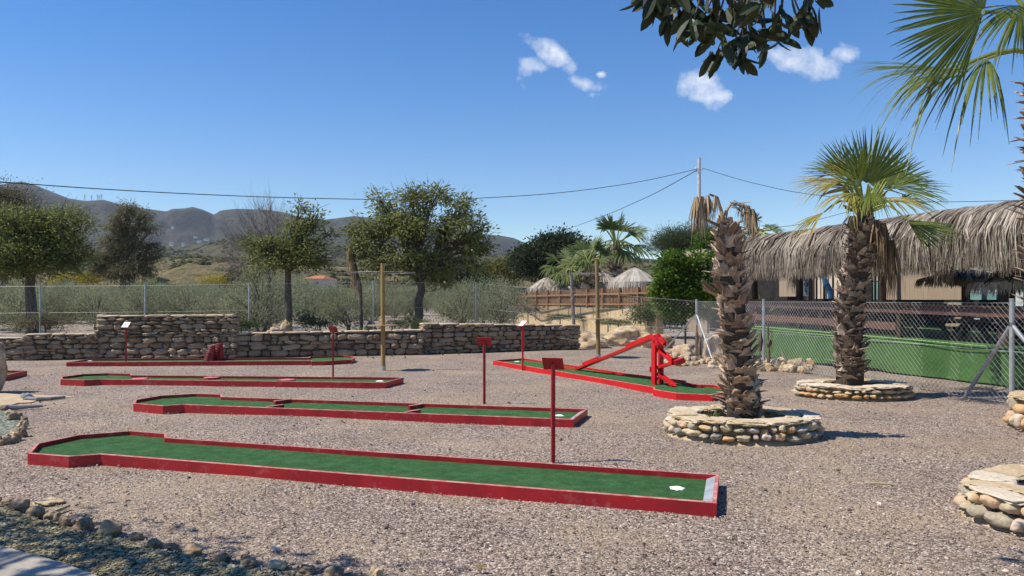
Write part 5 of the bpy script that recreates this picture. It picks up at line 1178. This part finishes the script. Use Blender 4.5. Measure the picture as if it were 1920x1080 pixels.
# ochre wall + picket fence
W0 = D(968, 575, 47.5); W1 = D(1015, 574, 45.5); W2 = D(1232, 577, 31.5)
mb = MB()
def vwall(mb, A, B, z0, z1, th):
    A = np.array(A)[:2]; B = np.array(B)[:2]; d = nrm(B-A); n_ = np.array((-d[1], d[0])); P = [(*A, z0), (*B, z0), (*(B+n_*th), z0), (*(A+n_*th), z0)]; hexa(mb, np.array(P+[(p[0], p[1], z1) for p in P]))
vwall(mb, W1, W2, -.2, W1[2]-.02, .3); o = mb.build("garden_wall", M_ochre, None, loc=(*W1[:2], 0)); tag(o, "low ochre rendered garden wall carrying the brown picket fence", "garden wall")
mb = MB(); vwall(mb, W0, W1, -.1, W0[2]-.15, .2); o = mb.build("garden_wall", M_ochre, None, loc=(*W0[:2], 0)); tag(o, "short far stretch of ochre wall behind the dry reddish bush", "garden wall")
pf = thing("picket_fence", "long brown picket fence on the ochre wall in front of the thatched parasols", "picket fence", (*W1[:2], W1[2]))
A = D(968, 548, 47.5); B = D(1235, 538, 31.5); mb = MB(); mr_ = MB(); Lf = np.linalg.norm((B-A)[:2]); n = int(Lf/.14); dp = nrm(np.array((*(B-A)[:2], 0))); nn_ = np.array((-dp[1], dp[0], 0))
for i in range(n):
    t_ = i/n; c = A+(B-A)*t_; zb = 1.26+(1.35-1.26)*t_; topz = 2.10+(2.25-2.10)*t_*1.0+random.uniform(-.04, .05); box(mb, (c[0]+nn_[0]*.1, c[1]+nn_[1]*.1, (zb+topz)/2), (.055, .03, topz-zb), math.atan2(dp[1], dp[0]), 0, random.random())
mb.build("pickets", M_pickets, pf)
for z in (.12, .62): mb = MB(); beam(mb, (*A[:2], 1.24+z), (*B[:2], 1.34+z), .04, .08); mb.build("rail", M_pickets, pf)
for i in range(11):
    c = A+(B-A)*(i/10.0); mb = MB(); box(mb, (c[0], c[1], 1.72), (.09, .09, 1.0), math.atan2(dp[1], dp[0])); mb.build("post", M_pickets, pf)
# things behind the pickets
mb = MB(); c = D(972, 543, 50); box(mb, (c[0], c[1], c[2]-.4), (1.0, .8, .9)); box(mb, (c[0], c[1], c[2]+.08), (1.1, .9, .07)); cyl(mb, (c[0]-.3, c[1]-.45, c[2]-.9), .1, .06, 10); o = mb.build("waste_bin", M_greenp, None, loc=(c[0], c[1], .3)); tag(o, "dark green waste bin at the left end of the picket fence", "waste bin")

# ================================================================ utility pole, cables
up = D(1311, 296, 62); t = thing("utility_pole", "tall grey concrete utility pole carrying thin cables against the sky", "utility pole", (up[0], 62, 0))
mb = MB(); tube(mb, [(up[0], 62, 0), (up[0], 62, up[2])], [.19, .13], 10); mb.build("pole", M_ply, t, smooth=True)
mb = MB(); c = D(1305, 316, 61.8); tube(mb, [D(1311, 318, 61.8), D(1305, 315, 61.8), D(1303, 319, 61.8)], .035, 6); tube(mb, [D(1303, 322, 61.8), D(1319, 317, 61.8)], .03, 6); mb.build("bracket", M_metal, t)
def cable(label, P, rad):
    P = np.array(P); tt = np.linspace(0, 1, len(P)); T = np.linspace(0, 1, 40); Q = np.stack([np.interp(T, tt, P[:, k]) for k in range(3)], 1)
    for _ in range(3): Q[1:-1] = (Q[:-2]+Q[2:]+2*Q[1:-1])/4
    mb = MB(); tube(mb, Q, rad, 5); o = mb.build("overhead_cable", M_black, None, loc=tuple(Q[0])); tag(o, label, "cable", "overhead cables")
cable("longest overhead cable, sagging from the utility pole to the left edge of the sky", [D(1307, 317, 61.8), D(1200, 342, 60), D(1050, 363, 57), D(880, 373, 53), D(780, 375, 50), D(690, 374, 48), D(500, 370, 44), D(300, 361, 40), D(150, 352, 36), D(0, 341, 33), D(-160, 329, 30)], np.interp(.5, [0, 1], [.02, .03]))
cable("thin overhead cable dropping steeply leftwards from the utility pole behind the carob tree", [D(1307, 319, 61.8), D(1230, 362, 75), D(1150, 398, 95), D(1080, 424, 120), D(995, 451, 160)], .035)
cable("overhead cable running right from the utility pole to behind the palm crown", [D(1317, 315, 61.8), D(1390, 338, 60), D(1480, 359, 58), D(1580, 372, 56), D(1750, 379, 54), D(1880, 377, 52), D(2100, 366, 50)], .022)
cable("short overhead cable low over the thatched roof, left of the green crowned palm", [D(1425, 430, 60), D(1500, 421, 60), D(1560, 405, 60), D(1610, 392, 60)], .02)

# ================================================================ far houses and pylons
def house(px, py, y, w, h, label, m_, roof=None, dep=None, basez=None, big=None):
    c = D(px, py, y); s = y/F; w_ = w*s; h_ = h*s; dep = dep or w_*.8; t = thing("house", label, "house", (c[0], y, c[2]-h_), "small far houses")
    mb = MB(); box(mb, (c[0], y, c[2]-h_/2-h_*.3), (w_, dep, h_*1.6)); mb.build("walls", m_, t)
    mb = MB(); z = c[2]; r_ = h_*.45 if roof else .1*h_; k = 1.06
    V = [(c[0]-w_/2*k, y-dep/2*k, z), (c[0]+w_/2*k, y-dep/2*k, z), (c[0]+w_/2*k, y+dep/2*k, z), (c[0]-w_/2*k, y+dep/2*k, z), (c[0]-w_/4, y, z+r_), (c[0]+w_/4, y, z+r_)]
    mb.add(V, [[0, 1, 5, 4], [2, 3, 4, 5]]); mb.add(V, [[1, 2, 5], [3, 0, 4]]); mb.add(V, [[3, 2, 1, 0]]); mb.build("roof", roof or m_, t)
    mb = MB()
    for k in (-.25, .22): box(mb, (c[0]+k*w_, y-dep/2-.01, z-h_*.5), (w_*.14, .05, h_*.3))
    mb.build("windows", M_dark, t)
house(600, 524, 118, 38, 16, "low pink house with an orange tiled roof behind the shrubs left of the central tree", M_plaster, M_tile, dep=9)
house(520, 524, 105, 50, 12, "flat pinkish house half hidden behind the small round tree", M_plaster, None, dep=8)
house(475, 530, 95, 44, 10, "ochre flat roofed hut behind the large silvery olive shrub", M_ochre, None, dep=5)
for px, py, y, w, h, lab in ((322, 455, 930, 9, 5, "white hillside house, left one of the low pair beside the eucalyptus"), (344, 456, 930, 7, 5, "white hillside house, right one of the low pair beside the eucalyptus"), (324, 425, 1750, 5, 4, "tiny white house high on the mountain slope"),
        (374, 451, 940, 10, 4, "pinkish hillside house at the left of the terrace hamlet"), (388, 447, 960, 12, 4, "pinkish hillside house at the right of the terrace hamlet"), (367, 443, 970, 8, 3, "small pale hillside house above the pinkish ones")):
    house(px, py, y, w*.8, h*.8, lab, M_pale)
def pylon(px, py, y, h, label):
    c = D(px, py, y); s = y/F; H = h*s; t = thing("pylon", label, "pylon", (c[0], y, c[2]-H), "pylons on the mountain ridge"); mb = MB()
    b_ = H*.12
    for sx in (-1, 1):
        for sy in (-1, 1): beam(mb, (c[0]+sx*b_, y+sy*b_, c[2]-H*1.3), (c[0], y, c[2]), H*.018, H*.018)
    for k in (.06, .2, .34): beam(mb, (c[0]-H*.16, y, c[2]-H*k), (c[0]+H*.16, y, c[2]-H*k), H*.018, H*.018)
    mb.build("lattice", mat("pylon_steel", [(.1, .11, .13), (.14, .15, .17)], 1) if 'pylon_steel' not in bpy.data.materials else bpy.data.materials['pylon_steel'], t)
for px, py, lab in ((159, 364, "leftmost lattice pylon on the mountain ridge, standing apart"), (171.5, 366, "short lattice pylon on the ridge, second from the left"), (183, 364, "lattice pylon on the ridge, left of the close trio"), (186.5, 365, "lattice pylon on the ridge, middle of the close trio"), (190.5, 364, "lattice pylon on the ridge, right of the close trio")): pylon(px, py, 2590, 12, lab)
pylon(662, 397, 2590, 9, "small mast on the ridge just left of the central tree")

# ================================================================ rocks
random.seed(51); rng = np.random.default_rng(51)
def rock(label, px, py, wpx, hpx, m_, sub=3, depth=.8, group=None, name="boulder", cat="boulder", boxy=.25, amp=.2, z=0.0, yy=None, dy=0):
    b = G(px, py, 0) if yy is None else np.array((*D(px, 0, yy)[:2], z)); s = b[1]/F; V, Fc = lump(sub, (wpx*s, wpx*s*depth, hpx*s*1.5), boxy, amp, 1.3, rotz=random.uniform(0, 6.28) if abs(wpx-hpx) < wpx*.4 else 0)
    c = b+np.array((0, wpx*s*depth*.4, hpx*s*.28)); mb = MB(); mb.add(V+c, Fc); o = mb.build(name, m_, None, smooth=sub > 2, loc=(c[0], c[1], b[2])); tag(o, label, cat, group); return o
rock("pale ochre boulder lying just right of the stone wall's end", 1112, 652, 62, 26, M_rock)
rock("big yellowish boulder right of the parasol post, between two others", 1180, 649, 84, 30, M_rock, 4)
rock("reddish boulder behind the bend of the ball run", 1236, 652, 60, 26, M_rock2)
rock("orange boulder inside the fence corner beside the strut", 1286, 652, 48, 25, M_rock2, yy=20.5)
rock("pale boulder hidden behind the shaggy palm trunk", 1345, 655, 50, 40, M_rock, yy=21.4)
rock("orange round boulder, left of the pair beside the small round tree", 512, 618, 28, 22, M_rock2, yy=25.2, z=.32)
rock("greyish standing boulder, right of the pair beside the small round tree", 534, 618, 24, 33, M_rock, yy=25.5, z=.32)
rock("small brown rock behind the low wall near the dark plant", 590, 612, 22, 16, M_brock, yy=25.6, z=.32)
rock("dark brown rock beside the yucca clump", 693, 610, 26, 28, M_brock, yy=26.2, z=.3)
# left edge boulder standing up
b = D(-22, 735, 0.1); bb = G(-14, 738, 0); V, Fc = lump(4, (.62, .6, 1.25), .3, .12, 1.2, seed=4); mb = MB(); mb.add(V+np.array((bb[0]-.30, bb[1]+.25, .42)), Fc); o = mb.build("boulder", M_rock, None, smooth=True, loc=(bb[0], bb[1], 0)); tag(o, "tall brown boulder cut off by the left edge of the photo", "boulder")
# flat stones near the fence corner and pebble heaps
k = 0
for px, py, w, h, m_ in ((1250, 668, 22, 10, M_rock), (1268, 662, 26, 8, M_rock2), (1262, 676, 20, 11, M_rock), (1292, 668, 28, 10, M_rock), (1338, 690, 20, 12, M_pstone), (1230, 660, 14, 7, M_rock)):
    rock("flat ochre stone lying under the strut of the fence corner", px, py, w, h, m_, 2, group="loose stones under the fence corner", name="stone", cat="stone")
cols = [M_pstone, M_rock, M_rock, M_pstone]
for i in range(46):
    px = 1238+i*2.9+random.uniform(-3, 3); py = 672+random.uniform(-3, 13)+(px-1240)*.06
    rock("rounded pale pebble in the border beside the fence corner", px, py, random.uniform(7, 13), random.uniform(5, 8), random.choice(cols), 2, group="rounded pebbles bordering the fence corner", name="pebble", cat="pebble", amp=.1)
for px, py, w, h in ((1466, 690, 34, 18), (1500, 692, 38, 18), (1444, 696, 28, 14), (1484, 698, 26, 14), (1514, 700, 22, 12), (1420, 692, 26, 13)):
    rock('chunky pale rock in the heap right of the shaggy palm', px, py, w, h, M_rock, 2, group='chunky pale rocks heaped right of the shaggy palm', name='stone', cat='stone')
for i in range(34):
    px = random.uniform(1402, 1522); py = 687+random.uniform(-3, 11)
    rock("rounded pale pebble in the heap right of the shaggy palm", px, py, random.uniform(9, 22), random.uniform(7, 13), random.choice(cols), 2, group="rounded pebbles heaped right of the shaggy palm", name="pebble", cat="pebble", amp=.12)
# stones strewn on the orchard floor
for i in range(26):
    px = random.uniform(200, 960); y = random.uniform(26, 44); gp = D(px, 0, y); o = rock("loose stone lying on the orchard soil", px, 0, random.uniform(6, 16), random.uniform(4, 8), M_rock if i % 2 else M_brock, 2, group="loose stones on the orchard soil", name="stone", cat="stone", yy=y, z=float(gz(gp[0], y)))
# border rocks along the slate bed (photo positions), foreground left
br_ = [(8, 948, 26, 20), (30, 955, 40, 30), (62, 968, 36, 28), (92, 975, 34, 26), (118, 985, 34, 24), (150, 996, 46, 34), (198, 1003, 46, 38), (252, 1010, 30, 16), (284, 1026, 32, 24), (318, 1030, 30, 16), (355, 1040, 44, 22), (408, 1054, 34, 26), (460, 1062, 42, 22), (455, 1040, 22, 9), (515, 1066, 44, 22), (572, 1076, 36, 24), (622, 1082, 46, 26), (704, 1086, 38, 34), (755, 1096, 24, 18), (790, 1098, 34, 18), (-22, 944, 36, 26), (80, 946, 60, 12), (665, 1092, 24, 12)]
ORD = "first second third fourth fifth sixth seventh eighth ninth tenth eleventh twelfth thirteenth fourteenth fifteenth sixteenth seventeenth eighteenth nineteenth twentieth twenty-first twenty-second twenty-third".split()
for i, (px, py, w, h) in enumerate(sorted(br_)):
    rock(ORD[i]+" rough brown rock, counted from the left, in the row edging the dark slate bed", px, py+2, w*.85, h*.6, M_brock if i % 4 else M_rock, 3, group="rough rocks edging the dark slate bed", name="edging_rock", cat="edging rock", amp=.22)
for i, (px, py, w, h) in enumerate([(24, 785, 26, 16), (38, 800, 18, 14), (36, 815, 20, 18), (24, 822, 24, 18), (8, 828, 26, 16), (-10, 830, 26, 16), (44, 792, 12, 14), (14, 775, 14, 9), (-4, 768, 20, 8)]):
    rock("yellowish porous rock edging the green gravel bed at the left edge", px, py+4, w, h, M_rock if i % 2 else M_brock, 3, group="porous rocks edging the green gravel bed", name="edging_rock", cat="edging rock", amp=.3)

# ================================================================ beds and paving in the left foreground
def sheet(name, px, z, m_, kind='structure', res=None):
    P = np.array([G(x, y, 0)[:2] for x, y in px]); n = len(P); c = P.mean(0); V = np.vstack([np.c_[P, np.full(n, z)], [c[0], c[1], z]]); mb = MB(); mb.add(V, [[i, (i+1) % n, n] for i in range(n)])
    o = mb.build(name, m_, None, loc=(c[0], c[1], 0)); o['kind'] = kind; return o
edge = [(-60, 955), (8, 950), (60, 972), (118, 988), (198, 1008), (284, 1030), (355, 1044), (460, 1068), (572, 1082), (704, 1100), (800, 1125)]
sheet("slate_bed", edge+[(900, 1230), (300, 1250), (-120, 1100)], .012, M_slate)
pv = [(-60, 1006), (0, 1030), (60, 1046), (120, 1064), (185, 1088), (250, 1120), (400, 1200), (200, 1300), (-200, 1300), (-300, 1050)]
P = np.array([G(x, y, .05)[:2] for x, y in pv]); mb = MB(); n = len(P); c = P.mean(0)
mb.add(np.vstack([np.c_[P, np.full(n, .075)], np.c_[P, np.full(n, 0)], [[c[0], c[1], .075]]]), [[i, (i+1) % n, 2*n] for i in range(n)]); mb.add(np.vstack([np.c_[P, np.full(n, .075)], np.c_[P, np.full(n, 0)]]), [[i, n+i, n+(i+1) % n, (i+1) % n] for i in range(n)])
o = mb.build("path", M_pave, None, loc=(*c, 0)); setting(o)
sheet("green_gravel_bed", [(-200, 762), (0, 768), (22, 776), (38, 792), (38, 808), (22, 818), (0, 826), (-200, 830)], .012, M_greengrav)
sheet("sandy_patch", [(-60, 737), (10, 738), (40, 740), (66, 740), (90, 742), (122, 742), (140, 744), (110, 747), (98, 750), (72, 751), (58, 755), (34, 756), (15, 761), (-60, 764)], .006, M_sand)
# scattered chips
def scatter(name, n, region, size, m_, flat=.5, z=0.0, sub=0, kind='stuff'):
    mb = MB(); T = [lump(sub, (1, 1, 1), .3, .28, 1.9, seed=i*3.7) for i in range(12)]
    pts_ = region(n); m = len(pts_)
    for k in range(12):
        P = pts_[k::12]; q = len(P)
        if q == 0: continue
        V0, Fc = T[k]; s = size*rng.lognormal(0, .35, (q, 1, 1)); a = rng.uniform(0, 6.28, q); ca, sa = np.cos(a), np.sin(a)
        V = V0[None]*s*np.array((1, .75, flat)); tl = rng.uniform(-.4, .4, q); V = np.stack([V[..., 0]*np.cos(tl)[:, None]+V[..., 2]*np.sin(tl)[:, None], V[..., 1], -V[..., 0]*np.sin(tl)[:, None]+V[..., 2]*np.cos(tl)[:, None]], -1)
        V = np.stack([V[..., 0]*ca[:, None]-V[..., 1]*sa[:, None], V[..., 0]*sa[:, None]+V[..., 1]*ca[:, None], V[..., 2]], -1)+np.concatenate([P, np.full((q, 1), z)], 1)[:, None, :]
        nv = len(V0); Fq = (Fc[None]+(np.arange(q)*nv)[:, None, None]).reshape(-1, 3); mb.add(V.reshape(-1, 3), Fq, 0, np.repeat(rng.random(q), len(Fc)))
    o = mb.build(name, m_); o['kind'] = kind; return o
M_chip = mat("gravel_chips", [(.08, .06, .052), (.2, .145, .118), (.31, .235, .19), (.45, .355, .285), (.63, .55, .45)], 9, .9, 0, mix_rnd=.9)
M_chips = mat("slate_chips", [(.055, .045, .025), (.17, .145, .08), (.3, .26, .155), (.42, .38, .25)], 9, .75, 0, mix_rnd=.9)
polys = [inset(q, -.01) for q in (P1, P2, P3, P4, P5)]
def inside(P, poly):
    x, y = P[:, 0], P[:, 1]; r = np.zeros(len(P), bool); n = len(poly)
    for i in range(n):
        x0, y0 = poly[i][:2]; x1, y1 = poly[(i+1) % n][:2]; c_ = ((y0 > y) != (y1 > y)) & (x < (x1-x0)*(y-y0)/((y1-y0) or 1e-9)+x0); r ^= c_
    return r
slate_poly = np.array([G(x, y)[:2] for x, y in edge+[(900, 1230), (300, 1250), (-120, 1100)]]); pav_poly = P
def reg_gravel(n):
    py = HY+np.exp(rng.uniform(math.log(118), math.log(560), n)); px = rng.uniform(-60, 1980, n); y = EYE*F/(py-HY); Q = np.c_[(px-CX)/F*y, y]
    ok = ~inside(Q, slate_poly)
    for p in polys: ok &= ~inside(Q, p)
    for c_, r_ in ((PA, .9), (PB, .95), (PCp, .9), (PDp, .85)): ok &= np.hypot(Q[:, 0]-c_[0], Q[:, 1]-(c_[1] if c_ is not PA and c_ is not PB else (yA if c_ is PA else yB))) > r_
    return Q[ok]
def reg_slate(n):
    py = rng.uniform(945, 1110, n); px = rng.uniform(-60, 900, n); y = EYE*F/(py-HY); Q = np.c_[(px-CX)/F*y, y]; return Q[inside(Q, slate_poly) & ~inside(Q, P)]
scatter("gravel_stones", 60000, reg_gravel, .0108, M_chip, .6, .0)
scatter("gravel_large_stones", 700, reg_gravel, .024, M_chip, .6, .004, 1)
scatter("slate_chippings", 15000, reg_slate, .021, M_chips, .35, .016)
def reg_field(n):
    y = rng.uniform(26, 50, n); px = rng.uniform(-60, 1200, n); return np.c_[(px-CX)/F*y, y]
def reg_litter(n):
    Q = reg_gravel(n*3); k = np.array([mnoise.noise(Vector((q[0]*.6, q[1]*.6, 11))) > .05 for q in Q]); return Q[k][:n]
scatter("leaf_litter", 260, reg_litter, .022, mat("litter", [(.10, .06, .03), (.26, .18, .08), (.42, .34, .14)], 9, .9, 0, mix_rnd=.9), .12, .01)
# a few larger white stones, leaf, stick, hose
def small(name, label, cat, build): mb = MB(); c, m_ = build(mb); o = mb.build(name, m_, None, loc=c); tag(o, label, cat)
def b1(mb):
    A = G(1622, 906, .012); B = G(1676, 908.5, .02); tube(mb, [A, (A+B)/2+np.array((0, 0, .006)), B], [.006, .012, .009], 6); return tuple(A), M_stick
small("dry_stick", "short dry stick lying on the open gravel right of the middle planter", "stick", b1)
def b2(mb):
    c = G(902, 1064, .02); V = np.array([(-.035, 0, 0), (-.01, .018, .01), (.03, .012, .0), (.04, -.01, .012), (0, -.02, .004)])+c; mb.add(np.vstack([V, c+np.array((0, 0, .008))]), [[i, (i+1) % 5, 5] for i in range(5)]); return tuple(c), M_yel
small("fallen_leaf", "single fallen yellow leaf on the gravel at the bottom centre", "leaf", b2)
def b3(mb):
    pts_ = [G(x, y, .03) for x, y in ((44, 742), (50, 747), (70, 748), (95, 747), (122, 744.5))]; tube(mb, pts_, [.05, .035, .03, .028, .025], 8); V, Fc = lump(2, (.16, .12, .12), .2, .2); mb.add(V+G(52, 744, .05), Fc); return tuple(pts_[0]), M_greyp
small("grey_hose", "grey piece of hose lying on the sandy patch at the left", "hose", b3)
def b4(mb):
    pts_ = [G(x, y, .03) for x, y in ((-20, 768), (15, 764), (45, 763), (80, 761))]; tube(mb, pts_, [.05, .045, .03, .02], 8); return tuple(pts_[0]), M_greyp
small("grey_hose", "grey pipe end lying beside the green gravel bed at the left edge", "hose", b4)
# weeds at the wall foot
for i, (px, py, n_) in enumerate(((735, 668, 24), (760, 672, 18), (700, 672, 18), (830, 666, 30), (860, 665, 26), (690, 670, 10))):
    sword_clump("small green weed tuft growing in the gravel at the foot of the wall", px, py, G(px, py)[1], n_, .10, M_weed, "weed_tuft", "weeds", .02, 0, group="weed tufts along the wall foot")
# fallen twig near the slate bed
def b5(mb):
    A = G(90, 965, .02); B = G(130, 948, .03); tube(mb, [A, (A+B)/2, B], [.012, .015, .01], 6); return tuple(A), M_stick
small("fallen_twig", "dry twig lying beside the edging rocks at the lower left", "twig", b5)

# ================================================================ overhanging branch with thick leaves (top) and the shading tree at the left, outside the view
random.seed(61); rng = np.random.default_rng(61)
def big_leaf(mb, p, d, L, w, r):
    d = nrm(d); s = nrm(np.cross(d, rng.standard_normal(3))); nn_ = np.cross(s, d); t = np.array([0, .12, .35, .62, .85, 1.0]); ww = np.array([.04, .5, .92, 1.0, .62, .04])*w/2; bend = rng.uniform(-.15, .3)
    P = p+d*(t*L)[:, None]-nn_*(bend*L*t**2)[:, None]; up_ = nn_*(ww*.35)[:, None]
    V = np.stack([P-s*ww[:, None]+up_, P, P+s*ww[:, None]+up_], 1).reshape(-1, 3); idx = np.arange(18).reshape(6, 3)
    mb.add(V, np.concatenate([np.stack([idx[:-1, j], idx[:-1, j+1], idx[1:, j+1], idx[1:, j]], -1) for j in (0, 1)]), 0, r)
ft = thing("overhanging_tree", "dark thick leaved tree branch hanging into the top of the photo", "tree", (2.2, -2.2, 0))
mbt = MB(); mbl = MB(); tube(mbt, [(2.2, -2.2, -.1), (2.1, -2.0, 2.2), (1.9, -1.0, 3.8)], [.22, .17, .12], 12); tube(mbt, [(1.9, -1.0, 3.8), (1.7, 1.5, 4.4), (1.5, 3.4, 4.2), (1.4, 4.6, 3.85)], [.10, .06, .035, .02], 8)
clusters = [(1225, 5), (1255, 25, 40, 80), (1290, 15), (1300, 40), (1340, 60), (1345, 95), (1375, 20), (1380, 70), (1395, 100), (1420, 40), (1440, 15), (1450, 75), (1465, 30), (1500, 25), (1525, 5), (1330, 10), (1410, 5), (1480, -5), (1270, -5), (1360, 40), (1400, 60), (1435, 55), (1320, 30), (1550, -30), (1240, -25), (1305, -20), (1385, -25), (1455, -25), (1350, -30), (1420, -30)]
for c_ in clusters:
    px, py = c_[:2]; yy = 4.45+rng.uniform(-.35, .35); node = D(px, py, yy); root = np.array((1.45+rng.uniform(-.3, .3)+(px-1390)*.0012, 4.3+rng.uniform(-.3, .3), 4.05)); mid_ = (root+node)/2+np.array((0, 0, .12)); tube(mbt, [root, mid_, node], [.012, .008, .005], 5)
    for k in range(rng.integers(6, 11)):
        a = rng.uniform(0, 6.28); d = np.array((math.cos(a)*.75, math.sin(a)*.75, rng.uniform(-1.5, -.15))); big_leaf(mbl, node+rng.standard_normal(3)*.03, d, rng.uniform(.10, .19), rng.uniform(.045, .068), random.random())
mid_pts = blob_points((1.6, 1.2, 4.7), (1.6, 2.4, .5), 240, .2)
for q in mid_pts:
    if q[1] > 3.4 and q[2] < 1.65+q[1]*.4: continue
    for k in range(5): d = np.array((rng.uniform(-1, 1), rng.uniform(-1, 1), rng.uniform(-1, .2))); big_leaf(mbl, q+rng.standard_normal(3)*.08, d, rng.uniform(.12, .18), .062, random.random())
mbt.build("branches", M_bark, ft, smooth=True); mbl.build("foliage", M_ficus, ft)
st_ = thing("shade_tree", "broad tree outside the left edge throwing dappled shade over the slate bed", "tree", (-6.6, 1.6, 0))
mbt = MB(); mbl = MB(); tube(mbt, [(-6.6, 1.6, -.1), (-6.5, 1.8, 1.8), (-6.2, 2.2, 3.0)], [.2, .16, .12], 12)
TD = np.array((math.cos(SUN_EL)*SUN_DIR.x/math.hypot(SUN_DIR.x, SUN_DIR.y), math.cos(SUN_EL)*SUN_DIR.y/math.hypot(SUN_DIR.x, SUN_DIR.y), math.sin(SUN_EL)))
shade_px = [(0, 990), (60, 1000), (120, 1010), (180, 1025), (100, 1045), (250, 1040), (320, 1060), (200, 1060), (420, 1075), (480, 1085), (560, 1085), (640, 1090), (30, 1060), (150, 1075), (360, 1090), (60, 975), (-60, 980), (-60, 1060), (240, 1095), (-120, 1010), (470, 1070), (260, 998), (400, 1020), (300, 1020), (600, 1060), (500, 1035)]
for i, (px, py) in enumerate(shade_px):
    g = G(px, py, 0); h = rng.uniform(4.3, 5.4); q = g+TD*(h/TD[2]); small_ = i > 19
    tube(mbt, curve((-6.2, 2.2, 3.0), q, -.2, 4), np.linspace(.05, .012, 4), 5, cap=False)
    for k in range(9 if small_ else (26 if px < 200 and py > 1025 else 40)): p = q+rng.standard_normal(3)*np.array((.34, .22, .26))*(.5 if small_ else 1); d = rng.standard_normal(3); big_leaf(mbl, p, d, rng.uniform(.12, .18), .06, random.random())
for q in blob_points((-7.2, 1.6, 4.6), (1.6, 1.8, 1.1), 240, .3):
    for k in range(4): big_leaf(mbl, q+rng.standard_normal(3)*.12, rng.standard_normal(3), .16, .06, random.random())
mbt.build("branches", M_bark, st_, smooth=True); mbl.build("foliage", M_ficus, st_)

# ================================================================ air
mb = MB(); box(mb, (0, 1600, 300), (7000, 4000, 604)); o = mb.build("haze", M_white); o['kind'] = 'stuff'; o.data.materials.clear()
m = bpy.data.materials.new("haze_air"); m.use_nodes = True; t = m.node_tree; t.nodes.clear(); out = N(t, 'ShaderNodeOutputMaterial'); pv_ = N(t, 'ShaderNodeVolumePrincipled')
pv_.inputs['Color'].default_value = (.80, .88, 1, 1); pv_.inputs['Density'].default_value = 0.95e-4; pv_.inputs['Anisotropy'].default_value = .0; LK(t, pv_.outputs[0], out.inputs['Volume']); o.data.materials.append(m)
